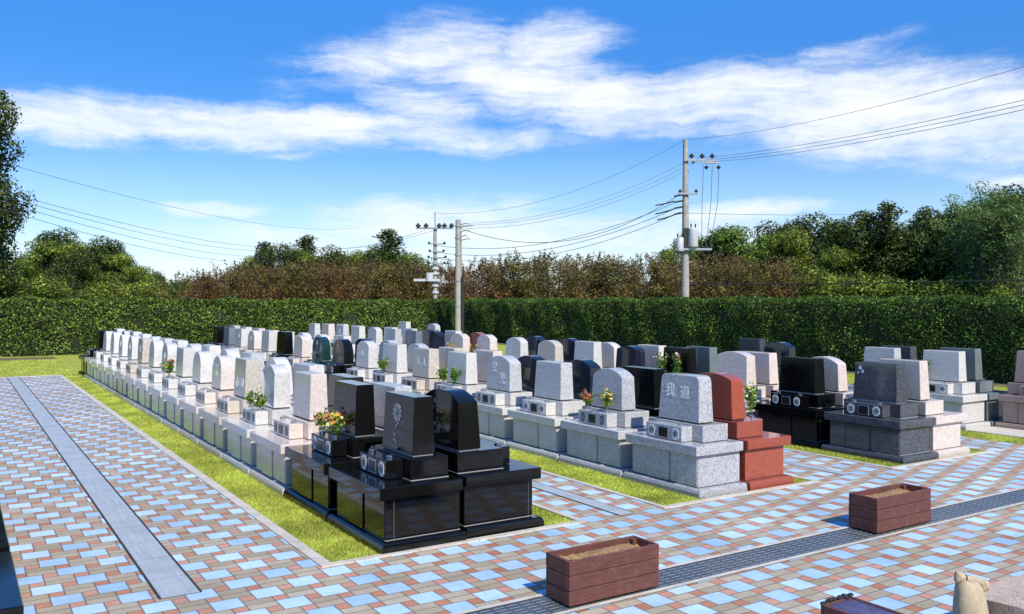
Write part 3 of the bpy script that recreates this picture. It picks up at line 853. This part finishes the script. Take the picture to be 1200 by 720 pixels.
# cream stone ornament and rough stone at the lower right corner
def lathe(bm, prof, seg=28, squash=1.0, wob=.0):
    rings = []
    for r, z in prof:
        rings.append([bm.verts.new((r*math.cos(2*math.pi*k/seg)*(1+wob*math.sin(3*2*math.pi*k/seg+z*9)), r*squash*math.sin(2*math.pi*k/seg), z)) for k in range(seg)])
    for a, b in zip(rings, rings[1:]):
        for k in range(seg): bm.faces.new((a[k], a[(k+1)%seg], b[(k+1)%seg], b[k]))
    bm.faces.new(rings[0]); bm.faces.new(rings[-1])

# ------------------------------------------------------------------ foliage
def leaf_arrays(P, N, size, rg, asp=.5):
    n = len(P)
    N = N/np.linalg.norm(N, axis=1, keepdims=True)
    T_ = np.cross(N, rg.normal(size=(n,3))); T_ /= np.linalg.norm(T_, axis=1, keepdims=True)+1e-9
    B = np.cross(N, T_)
    s = (size*rg.uniform(.6, 1.4, n))[:,None]
    V = np.stack([P-T_*s*.5, P+B*s*asp*.5, P+T_*s*.5, P-B*s*asp*.5], 1)
    return V.reshape(-1,3)

def quads(V): return np.arange(len(V)).reshape(-1,4)

def hedge(name, p0, p1, thick, h0, h1, dens, size, label, seed, round_ends=False):
    rg = np.random.default_rng(seed)
    p0 = np.array(p0, float); p1 = np.array(p1, float); L = np.linalg.norm(p1-p0); d = (p1-p0)/L; nrm = np.array([d[1], -d[0]])
    def top(t): return h0+(h1-h0)*t + .035*np.sin(t*L*1.7) + .03*np.sin(t*L*4.1+1)
    def lump(s, z): return .07*np.sin(s*2.1+.8*z) + .05*np.sin(s*5.3+2*z+1) + .05*np.sin(z*4+s*1.3)
    Ps, Ns = [], []
    def face(side, dn):
        n = int(L*max(h0,h1)*dn); s = rg.uniform(0, L, n); z = rg.uniform(0, 1, n)**.9*top(s/L)
        off = thick/2 + lump(s, z)*1.0 - rg.exponential(.07, n) + .03
        off -= .22*np.clip((z/top(s/L)-.88)/.12, 0, 1)**2
        xy = p0 + d*s[:,None] + nrm*(side*off)[:,None]
        Ps.append(np.column_stack([xy, z]));
        nn = np.column_stack([np.tile(nrm*side, (n,1)), np.full(n, .35)]) + rg.normal(0, .65, (n,3)); Ns.append(nn)
    face(1, dens); face(-1, dens*.25)
    n = int(L*thick*dens*1.1); s = rg.uniform(0, L, n); q = rg.uniform(-1, 1, n)*thick/2
    z = top(s/L) + .03*np.sin(s*3+q*5) - rg.exponential(.04, n) - .10*(np.abs(q)/(thick/2))**4
    z += (rg.random(n) < .05)*rg.uniform(0, .10, n)
    Ps.append(np.column_stack([p0+d*s[:,None]+nrm*q[:,None], z])); Ns.append(np.array([0,0,1.])+rg.normal(0,.6,(n,3)))
    for end in (0, 1):
        n = int(thick*h0*dens); q = rg.uniform(-1,1,n)*thick/2; z = rg.uniform(0,1,n)*top(end)
        s_ = (L if end else 0) + (1 if end else -1)*(rg.uniform(-.05,.06,n))
        Ps.append(np.column_stack([p0+d*s_[:,None]+nrm*q[:,None], z])); Ns.append(np.append(d*(1 if end else -1), .3)+rg.normal(0,.6,(n,3)))
    P = np.concatenate(Ps); N = np.concatenate(Ns)
    V = leaf_arrays(P, N, size, rg, .55)
    root = empty(name, (*p0, 0)); tag(root, label, 'hedge')
    o = link('foliage', mesh_np('foliage', V-np.array([*p0,0]), quads(V), M_hedge), root)
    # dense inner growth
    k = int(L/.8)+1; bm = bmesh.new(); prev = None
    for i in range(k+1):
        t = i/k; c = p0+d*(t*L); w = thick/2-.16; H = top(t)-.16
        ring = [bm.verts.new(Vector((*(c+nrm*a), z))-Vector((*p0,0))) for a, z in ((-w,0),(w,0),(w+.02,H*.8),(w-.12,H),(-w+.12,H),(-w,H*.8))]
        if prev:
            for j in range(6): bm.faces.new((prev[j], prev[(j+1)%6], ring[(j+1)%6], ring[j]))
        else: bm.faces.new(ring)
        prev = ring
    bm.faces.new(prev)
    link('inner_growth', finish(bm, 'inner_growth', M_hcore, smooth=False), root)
    return root
hedge('hedge', (-13, 38.7), (19.6, 38.7), 1.3, 2.28, 2.12, 620, .080, 'sunlit clipped green hedge across the far end, left of the gap', 21)
hedge('hedge', (23.45, 44.5), (23.45, 5.5), 1.3, 2.14, 2.27, 900, .060, 'long shaded clipped green hedge along the right side of the cemetery', 22)

def crown_points(blobs, n, rg, fill=.35):
    """leaf positions on the skins of many clumps; fewer inside"""
    w = np.array([b[3]**2 for b in blobs]); w = w/w.sum()
    k = rg.choice(len(blobs), n, p=w); B = np.array(blobs)[k]
    D = rg.normal(size=(n,3)); D /= np.linalg.norm(D, axis=1, keepdims=True)
    r = B[:,3]*(1-np.abs(rg.normal(0, fill, n))*.6)
    r *= 1+.22*np.sin(D[:,0]*5+k)*np.sin(D[:,1]*6+k*2)
    P = B[:,:3] + D*r[:,None]*np.array([1,1,.85])
    return P, D

def make_tree(kind, seed):
    """returns [(part name, mesh)] for a tree about 1 unit wide per metre, base at z=0"""
    rg = np.random.default_rng(seed); rr = random.Random(seed)
    bm = bmesh.new(); blobs = []; parts = []; extra = None
    if kind == 'cherry':          # spreading, upright twigs, brown autumn leaves
        H = 5.2
        for k in range(11):
            a = rr.uniform(0, 6.28); s = rr.uniform(.4, 2.0); hh = H*rr.uniform(.62, .9)
            tip = (math.cos(a)*s, math.sin(a)*s, hh)
            bm_tube(bm, [(0,0,.8), (tip[0]*.35, tip[1]*.35, hh*.5), tip], [.11,.06,.02], 5)
            blobs.append((*tip, rr.uniform(.5, .8)))
            blobs.append((tip[0]*.75, tip[1]*.75, hh*.68, rr.uniform(.6, .95)))
            blobs.append((tip[0]*.9, tip[1]*.9, hh*.42, rr.uniform(.6, .9)))
        bm_tube(bm, [(0,0,0), (.03,0,1.2)], [.16,.13], 7)
        P, D = crown_points(blobs, 9000, rg, .5)
        # bare-ish upright shoots
        for k in range(15):
            a = rr.uniform(0, 6.28); s = rr.uniform(.2, 2.2); b0 = Vector((math.cos(a)*s, math.sin(a)*s, H*rr.uniform(.72,.86)))
            t = b0 + Vector((rr.gauss(0,.22), rr.gauss(0,.22), rr.uniform(.7, 1.25)))
            bm_tube(bm, [b0, t], [.015,.006], 3)
            m = 34; tt = rg.random(m)[:,None]
            P = np.concatenate([P, np.array(b0)+(np.array(t)-np.array(b0))*tt+rg.normal(0,.06,(m,3))]); D = np.concatenate([D, rg.normal(size=(m,3))])
        N = D+rg.normal(0,.6,D.shape); V = leaf_arrays(P, N, .13, rg, .5); lm = M_brownleaf
    elif kind in ('broad', 'dark'):
        H = 8.0
        for k in range(34):
            a = rr.uniform(0, 6.28); t = rr.random(); s = (2.6*math.sqrt(max(0, 1-(2*t-.75)**2*.62)))*rr.uniform(.45, 1)
            z = 1.6+t*5.6
            blobs.append((math.cos(a)*s, math.sin(a)*s, z, rr.uniform(.65, 1.15)))
            if k % 3 == 0: bm_tube(bm, [(0,0,1.2+t*2), (math.cos(a)*s*.5, math.sin(a)*s*.5, z*.75), (math.cos(a)*s, math.sin(a)*s, z)], [.14,.08,.03], 5)
        bm_tube(bm, [(0,0,0),(.1,0,2.5),(0,.1,5.5)], [.26,.2,.09], 8)
        P, D = crown_points(blobs, 15000, rg, .3)
        V = leaf_arrays(P, D+rg.normal(0,.5,D.shape)+np.array([0,0,.3]), .18, rg, .55); lm = M_greenleaf if kind == 'broad' else M_darkleaf
    elif kind == 'tall':
        for k in range(90):
            t = k/90; z = 1.5+t*11.0; a = k*2.4; s = (2.55+.45*math.sin(t*17)-.9*max(0, t-.75)*4)*rr.uniform(.35, 1)
            blobs.append((math.cos(a)*s, math.sin(a)*s, z, rr.uniform(.7, 1.2)))
            if k % 3 == 0: bm_tube(bm, [(0,0,z*.8), (math.cos(a)*s*.5, math.sin(a)*s*.5, z*.93), (math.cos(a)*s, math.sin(a)*s, z)], [.12,.07,.03], 5)
        bm_tube(bm, [(0,0,0),(.1,0,5),(0,.1,12)], [.36,.26,.07], 9)
        P, D = crown_points(blobs, 60000, rg, .35)
        V = leaf_arrays(P, D+rg.normal(0,.6,D.shape)+np.array([0,0,.3]), .16, rg, .55); lm = M_darkleaf
    elif kind == 'conifer':
        for k in range(64):
            t = k/64; z = 1.2+t*7.2; s = (1-t)**.65*2.3*rr.uniform(.12, 1); a = rr.uniform(0, 6.28)
            blobs.append((math.cos(a)*s, math.sin(a)*s, z, .36+.75*(1-t)*rr.uniform(.7,1.1)))
            if k % 3 == 0: bm_tube(bm, [(0,0,z-.2), (math.cos(a)*s, math.sin(a)*s, z)], [.05,.02], 4)
        bm_tube(bm, [(0,0,0),(0,0,4),(0,0,8.3)], [.24,.15,.03], 8)
        P, D = crown_points(blobs, 18000, rg, .3)
        V = leaf_arrays(P, D+rg.normal(0,.5,D.shape)+np.array([0,0,.4]), .16, rg, .5); lm = M_darkleaf
    elif kind == 'bamboo':
        P = []; D = []
        for k in range(40):
            a = rr.uniform(0, 6.28); s = rr.uniform(0, 1.6); hh = rr.uniform(6.5, 9.5); lx, ly = rr.gauss(0,.8), rr.gauss(0,.8)
            pts = [Vector((math.cos(a)*s + lx*(t**2.5), math.sin(a)*s + ly*(t**2.5), hh*t - .5*max(0, t-.7)**2*hh)) for t in (0,.3,.55,.75,.9,1.)]
            bm_tube(bm, pts, [.04,.035,.03,.02,.012,.005], 4)
            m = 260; tt = rg.uniform(.22, 1, m); ii = np.clip((tt*5).astype(int), 0, 4)
            A = np.array([tuple(p) for p in pts]); q = A[ii]+(A[ii+1]-A[ii])*((tt*5-ii)[:,None])
            P.append(q+rg.normal(0,.26,(m,3))*np.array([1,1,.6])); D.append(rg.normal(size=(m,3)))
        P = np.concatenate(P); D = np.concatenate(D)
        V = leaf_arrays(P, D+np.array([0,0,.3]), .22, rg, .28); lm = M_bamboo
    else:                       # 'bush'
        for k in range(20):
            a = rr.uniform(0, 6.28); s = rr.uniform(0, 1.9); z = rr.uniform(.7, 3.4)*(1-s*.12)
            blobs.append((math.cos(a)*s, math.sin(a)*s, z, rr.uniform(.55,.9)))
            bm_tube(bm, [(0,0,.1), (math.cos(a)*s, math.sin(a)*s, z)], [.06,.02], 4)
        P, D = crown_points(blobs, 5200, rg, .35)
        V = leaf_arrays(P, D+rg.normal(0,.6,D.shape)+np.array([0,0,.3]), .20, rg, .5); lm = M_greenleaf
    return finish(bm, 'trunk', M_bark), mesh_np('crown', V, quads(V), lm)

TREES = {k: [make_tree(k, 100*i+s) for s in range(1 if k == 'tall' else 3)] for i, k in enumerate(('cherry','broad','dark','conifer','bamboo','bush','tall'))}
NAMES = {'cherry':'cherry_tree','broad':'broadleaf_tree','dark':'evergreen_tree','conifer':'conifer_tree','bamboo':'bamboo_clump','bush':'leafy_shrub','tall':'evergreen_tree'}
def plant(kind, u, d, s, label, cat='tree', sz=None, group=None, rs=None):
    x, y = bearing(u, d); rr = random.Random(int(u*7+d*13))
    root = empty(NAMES[kind], (x, y, -.05), rr.uniform(0, 6.28)); sz = sz or s
    root.scale = (s, s, sz)
    tag(root, label, cat, group)
    tm, cm = TREES[kind][rr.randrange(len(TREES[kind]))]
    link('trunk', tm, root); link('crown', cm, root)
    return root

# brown trees behind the hedges; tops given as the line of sight over the hedge
def row_label(base, i, n, where): return f"{base}, {ORD[i]} from the left {where}"
CH = [(238,60,318),(275,58,312),(318,57,309),(360,58,306),(398,60,308),(436,59,306),(470,58,308),(503,60,306),(530,59,306),(215,64,322),
      (566,52,304),(606,53,298),(650,52,302),(694,53,297),(734,52,300),(772,53,304),(818,50,300),(858,51,304),(896,52,302)]
for i, (u, d, v) in enumerate(sorted(CH)):
    hh = height(v-7, d); plant('cherry', u, d, hh/5.0, row_label('brown autumn cherry tree', i, 0, 'in the row behind the hedge'), sz=hh/5.6, group='autumn cherry trees behind the hedge')
CH2 = [(256,66,316),(300,67,306),(345,66,310),(385,67,306),(425,68,304),(485,66,306),(545,64,306),(590,66,298),(632,65,294),(675,66,298),(715,65,298),(756,66,298),(798,64,296),(840,63,296)]
for i, (u, d, v) in enumerate(sorted(CH2)):
    hh = height(v-5, d); plant('cherry', u, d, hh/4.9, row_label('taller brown autumn tree', i, 0, 'in the farther row of autumn trees'), sz=hh/5.6, group='autumn cherry trees behind the hedge')
FAR = [('dark',330,100,284,1.2),('conifer',310,105,288,1.8),('dark',395,98,285,1.2),('conifer',362,104,281,1.8),('conifer',455,95,274,1.9),('dark',436,100,284,1.2),('broad',480,96,292,1.2),('broad',415,99,290,1.2),('broad',350,101,290,1.2),('broad',292,100,297,1.0),
       ('dark',836,72,263,1.0),('broad',868,70,258,1.1),('dark',900,72,260,1.1),('dark',944,70,249,1.2),('broad',920,66,266,1.0),('dark',972,76,258,1.1),('broad',812,74,272,.9),('broad',790,80,286,.9),('broad',985,72,262,1.0)]
for i, (k, u, d, v, s) in enumerate(sorted(FAR, key=lambda q: q[1])):
    hh = height(v, d); plant(k, u, d, s*hh/8, row_label('dark green tree showing above the brown trees', i, 0, 'of those treetops'), sz=hh/8)
RT = [('dark',1004,60,253),('conifer',1040,58,234),('conifer',1012,60,244),('conifer',1086,62,240),('dark',1022,66,262),('broad',985,58,288),('bush',950,54,300),('bush',1000,53,308),('bush',1040,52,312),('broad',1060,60,296),
      ('dark',1088,58,246),('dark',1118,56,240),('conifer',1104,64,250),('dark',1150,54,236),('bamboo',1158,50,222),('bamboo',1192,48,208),('dark',1196,58,214),('bush',1075,51,318),('bamboo',1176,47,236),('dark',1170,62,226),('dark',1240,50,206),('bush',1120,49,312),('bush',1160,47,318)]
DES = {'dark':'dark evergreen tree','conifer':'pointed conifer','broad':'mid green tree','bush':'light green leafy shrub','bamboo':'feathery bamboo clump','tall':'tall dark tree cut by the left edge'}
REFH = {'tall':13.2,'dark':7.9,'broad':7.9,'conifer':8.6,'bamboo':9.2,'bush':4.1,'cherry':5.6}
cnt = {}
for (k, u, d, v) in sorted(RT, key=lambda q: q[1]):
    i = cnt.get(k, 0); cnt[k] = i+1; hh = height(v, d)
    plant(k, u, d, hh/REFH[k]*{'bush':1.05,'conifer':1.45}.get(k, 1.1), f"{DES[k]}, {ORD[i]} from the left of its kind in the right wood", 'bamboo' if k == 'bamboo' else ('shrub' if k == 'bush' else 'tree'), sz=hh/REFH[k])
LT = [('tall',-56,42,74),('dark',-34,50,220),('dark',-14,47,285),('broad',-28,52,262),
      ('dark',30,110,300),('broad',52,112,278),('dark',74,115,268),('broad',98,112,280),('dark',118,110,278),('broad',138,108,296),('broad',160,105,308),('bush',110,75,318),('bush',140,72,322),('bush',178,70,318),('bush',205,72,320),('bush',60,74,312),('bush',30,72,318),('bush',225,75,319),('bush',246,76,320),('dark',86,104,290),('broad',20,100,300),('dark',130,120,290),('dark',172,120,312),('bush',5,70,322)]
cnt = {}
for (k, u, d, v) in sorted(LT, key=lambda q: q[1]):
    i = cnt.get(k, 0); cnt[k] = i+1; hh = height(v, d)
    s = hh/REFH[k]*(1.0 if d > 60 or k == 'tall' else .85)*(1.15 if d > 100 else 1)
    plant(k, u, d, s, DES[k] if k == 'tall' else f"{DES[k]}, {ORD[i]} from the left of its kind beyond the left hedge", 'shrub' if k == 'bush' else 'tree', sz=hh/REFH[k])

# ------------------------------------------------------------------ utility poles and wires
def pole(name, u, d, vtop, r0, r1, label, mat=M_conc):
    x, y = bearing(u, d); h = height(vtop, d)
    root = empty(name, (x, y, 0), -YAW); tag(root, label, 'utility pole')
    bm = bmesh.new(); bm_tube(bm, [(0,0,0), (0,0,h*.5), (0,0,h)], [r0,(r0+r1)/2,r1], 14)
    link('pole_shaft', finish(bm, 'pole_shaft', mat), root)
    return root, (x, y, h)
def part_box(root, name, mat, *dims, bev=.005):
    bm = bmesh.new(); bm_box(bm, *dims, bev=bev); return link(name, finish(bm, name, mat), root)
def part_tube(root, name, mat, pts, rad, seg=10):
    bm = bmesh.new(); bm_tube(bm, pts, rad, seg); return link(name, finish(bm, name, mat), root)
def insulator(root, x, y, z, s=1.0, down=False):
    k = -1 if down else 1
    part_tube(root, 'insulator', M_cable, [(x,y,z), (x,y,z+k*.05*s), (x,y,z+k*.07*s), (x,y,z+k*.13*s), (x,y,z+k*.15*s), (x,y,z+k*.2*s)], [.03*s,.05*s,.11*s,.10*s,.06*s,.04*s], 8)
D1 = 40.
P1, T1 = pole('utility_pole', 803, D1, 164, .20, .115, 'tall concrete utility pole with transformers behind the right hedge')
zz = lambda v: height(v, D1)
part_box(P1, 'crossarm', M_galv, -.1, 1.35, -.22, -.14, zz(190), zz(190)+.09)
part_box(P1, 'crossarm', M_galv, .65, 1.45, -.5, -.42, zz(194), zz(194)+.09)
part_box(P1, 'crossarm', M_galv, .3, .38, -.5, .2, zz(192), zz(192)+.07)
for xx, vv in ((.24,187),(.72,187),(1.18,187)): insulator(P1, xx, -.18, zz(vv), 1.1)
for xx in (.85, 1.4): insulator(P1, xx, -.46, zz(196), .9, True)
part_box(P1, 'crossarm', M_galv, -.35, .55, -.24, -.16, zz(229), zz(229)+.08)
for xx in (-.28, .45): insulator(P1, xx, -.2, zz(227), .8)
for k, v in enumerate((229,236,243,250)): part_tube(P1, 'cable_clamp', M_cable, [(-.12,-.2,zz(v)), (-.55,-.2,zz(v+2))], .045, 6)
for xx, v0, v1, r in ((-.30,279,295,.17),(.30,268,290,.22)):
    t = part_tube(P1, 'transformer', M_trans, [(xx,-.28,zz(v1)),(xx,-.28,zz(v1)+.03),(xx,-.28,zz(v0)-.05),(xx,-.28,zz(v0))], [r*.94,r,r,r*.8], 16)
    for q in (-.1,.1): b = part_tube(P1, 'bushing', M_cable, [(xx+q,-.28,zz(v0)),(xx+q,-.28,zz(v0)+.18)], .035, 6)
part_box(P1, 'transformer_bracket', M_galv, -.5, 1.15, -.32, -.24, zz(294), zz(294)+.10)
for xx in (.7,.9,1.1): insulator(P1, xx, -.28, zz(292), .8)
part_box(P1, 'cable_box', M_cable, -.12, .12, -.28, -.16, zz(290), zz(268))
for k in range(10): part_tube(P1, 'climbing_step', M_galv, [((-.15 if k%2 else .15),0,3.0+k*.45), ((-.34 if k%2 else .34),0,3.0+k*.45)], .014, 5)
for k, (xx, l) in enumerate(((.72,2.0),(1.12,1.9),(1.42,1.7))):
    part_tube(P1, 'drop_lead', M_wire, [(xx,-.46,zz(196)), (xx-.05,-.42,zz(240)), (.68+.2*k,-.30,zz(288))], .012, 4)

P2, T2 = pole('utility_pole', 537, 40., 258, .155, .125, 'plain pale concrete pole with black lower conduit in the hedge gap')
z2 = lambda v: height(v, 40.)
part_tube(P2, 'conduit', M_cable, [(.19,-.06,.0),(.19,-.06,z2(325))], .085, 8)
part_tube(P2, 'conduit', M_galv, [(.14,-.06,z2(325)),(.14,-.06,z2(272))], .03, 6)
for v in (266, 280, 300, 330, 360): part_tube(P2, 'pole_band', M_galv, [(0,0,z2(v)),(0,0,z2(v)+.05)], .165, 14)
for k, (dx, v) in enumerate(((.35,264),(.5,267),(.4,272),(.3,278),(.45,282),(.6,266))):
    part_tube(P2, 'cable_clamp', M_galv, [(.12,-.1,z2(v)),(dx,-.1,z2(v-2)),(dx+.12,-.1,z2(v)+.05)], .028, 5)
P3, T3 = pole('utility_pole', 510, 50., 268, .14, .10, 'distant pale utility pole with crossarms, left of the hedge gap')
z3 = lambda v: height(v, 50.)
part_tube(P3, 'pole_tip', M_galv, [(0,0,z3(268)),(0,0,z3(249))], .035, 6)
part_box(P3, 'crossarm', M_galv, -1.05, 1.05, -.2, -.12, z3(269), z3(269)+.1)
for xx in (-.95,-.5,.25,.55,.95): insulator(P3, xx, -.16, z3(268), 1.4)
for v, w in ((287,.55),(296,.5),(303,.6),(310,.55)):
    part_box(P3, 'crossarm', M_galv, -w*.6, w, -.2, -.14, z3(v), z3(v)+.06)
    insulator(P3, -w*.6, -.17, z3(v), .8); insulator(P3, w, -.17, z3(v), .8)
part_box(P3, 'transformer_bracket', M_trans, -1.2, .3, -.3, -.2, z3(330), z3(330)+.14)
part_tube(P3, 'transformer', M_trans, [(-.3,-.25,z3(330)),(-.3,-.25,z3(320))], .22, 12)
for v in (316,322,336,344): part_tube(P3, 'pole_band', M_trans, [(0,0,z3(v)),(0,0,z3(v)+.12)], .21, 12)
P4, T4 = pole('utility_pole', 356, 105., 281, .16, .12, 'tiny far utility pole rising above the left brown trees')
z4 = lambda v: height(v, 105.)
part_box(P4, 'crossarm', M_galv, -.9, .9, -.1, 0, z4(285), z4(285)+.12)
for xx in (-.8,0,.8): insulator(P4, xx, -.05, z4(284), 1.6)

def wire(u0, v0, d0, u1, v1, d1, sag, r, label, mat=M_wire, n=24, name='overhead_wire'):
    a = Vector((*bearing(u0, d0), height(v0, d0))); b = Vector((*bearing(u1, d1), height(v1, d1)))
    pts = []
    for i in range(n+1):
        t = i/n; p = a.lerp(b, t); p.z -= 4*sag*t*(1-t); pts.append(p-a)
    bm = bmesh.new(); bm_tube(bm, pts, r*.7, 5)
    return tag(link(name, finish(bm, name, mat), None, a), label, 'wire')
wire(803,164,D1, 1290,52,17, .35, .009, 'thin top wire running from the tall pole tip to upper right')
wire(803,164,D1, 508,250,50, 1.0, .011, 'thin top wire running from the tall pole tip down to the distant pole')
for k, (v0, v1) in enumerate(((186,97),(188,103),(190,109))):
    wire(815+k*9,v0,D1, 1290,v1,17, .22, .010, f'{("upper","middle","lower")[k]} of three power wires from the tall pole to the right edge', M_cable)
for k, (v0, v1) in enumerate(((192,262),(198,264),(203,268))):
    wire(799,v0,D1, 547,v1,40, .62, .011, f'{("upper","middle","lower")[k]} of three wires sagging from tall pole to gap pole')
for k, (v0, v1, sg) in enumerate(((229,268,1.3),(236,288,.9),(243,296,.9),(250,303,.9))):
    wire(795,v0,D1, 540 if k == 0 else 512,v1,40 if k == 0 else 50, sg, .018, f'{("topmost","second","third","lowest")[k]} of four heavy cables sagging left from the tall pole', M_cable)
wire(790,236,39.8, 768,241,39.8, .02, .045, 'upper black sleeve on the cables left of the tall pole', M_cable, name='cable_sleeve')
wire(790,245,39.8, 768,251,39.8, .02, .045, 'middle black sleeve on the cables left of the tall pole', M_cable, name='cable_sleeve')
wire(790,252,39.8, 770,258,39.8, .02, .045, 'lower black sleeve on the cables left of the tall pole', M_cable, name='cable_sleeve')
wire(806,250,D1, 1290,231,60, .5, .014, 'faint wire running level from the tall pole above the right treetops')
wire(806,334,D1, 1290,326,30, .05, .030, 'thick black cable low in front of the right wood', M_cable)
for k, (v0, v1) in enumerate(((270,266),(270,268))):
    wire(498+k*12,v0,50, 356,286,105, .8, .015, f'{("left","right")[k]} of two wires between the distant poles')
wire(-60,172,30, 414,268,90, 1.0, .013, 'single thin wire high on the left sky')
for k, (v0, v1) in enumerate(((206,288),(211,291),(217,296),(226,300))):
    wire(-60,v0,30, 352,v1,105, 1.0+.15*k, .016, f'{("topmost","second","third","lowest")[k]} of four wires sagging down across the left sky', M_wire)

# cream ornament near the lower right corner
ox, oy = 5.35, 3.04
orn = empty('stone_ornament', (ox, oy, 0), R(-20)); orn.scale = (.88,.88,.98); tag(orn, 'cream stone ornament with knobbed collar in the lower right corner', 'ornament')
bm = bmesh.new(); lathe(bm, [(.09,0),(.118,.03),(.128,.12),(.126,.22),(.118,.30),(.104,.37),(.088,.415),(.062,.44),(.03,.45)], 36, .85, .035)
for v in bm.verts:
    p = v.co; k = max(0, p.z-.25)/.2
    p.x -= .018*k; p.z += -.22*p.x*k + .012*math.sin(p.x*60)*k; p.y += .006*math.sin(p.z*40+p.x*30)
link('body', finish(bm, 'body', M_cream, angle=60), orn)
bm = bmesh.new(); bm_tube(bm, [(-.105,0,.474),(-.085,0,.480),(-.05,.01,.468),(-.01,.0,.456),(.03,.01,.450),(.07,0,.436),(.10,0,.420)], [.026,.030,.022,.025,.021,.026,.030], 14)
link('collar', finish(bm, 'collar', M_cream, angle=60), orn)
for sx, zc, rr_ in ((-.108,.480,.031),(.105,.412,.036)):
    bm = bmesh.new(); bmesh.ops.create_icosphere(bm, subdivisions=3, radius=rr_)
    for v in bm.verts: v.co *= 1+.16*math.sin(v.co.x*110+1)*math.sin(v.co.z*90+1)
    for v in bm.verts: v.co.z *= 1.25
    link('knob', finish(bm, 'knob', M_cream, angle=60), orn, (sx, -.006, zc))
for xx, zc in ((-.045,.466),(-.015,.458)):
    bm = bmesh.new(); bm_tube(bm, [(xx-.004,.006,zc),(xx+.004,.006,zc-.002)], .0265, 14)
    link('band', finish(bm, 'band', M_bark), orn)
bm = bmesh.new(); bmesh.ops.create_cube(bm, size=1); bmesh.ops.subdivide_edges(bm, edges=bm.edges, cuts=7, use_grid_fill=True)
rr = random.Random(4)
for v in bm.verts:
    p = v.co; k = 1-.10*(abs(p.x*2)**4*abs(p.y*2)**4); v.co = Vector((p.x*1.1*k, p.y*.9*k, (p.z+.5)*.30)) + Vector([rr.gauss(0,.006) for _ in range(3)])
tag(link('rough_stone', finish(bm, 'rough_stone', M_rock, angle=40), None, (6.05, 2.72, 0)), 'rough pinkish stone block behind the cream ornament', 'stone')

# ------------------------------------------------------------------ render settings
S.view_settings.view_transform = 'Standard'; S.view_settings.look = 'None'; S.view_settings.exposure = 0; S.view_settings.gamma = 1
S.cycles.max_bounces = 6; S.cycles.transparent_max_bounces = 4
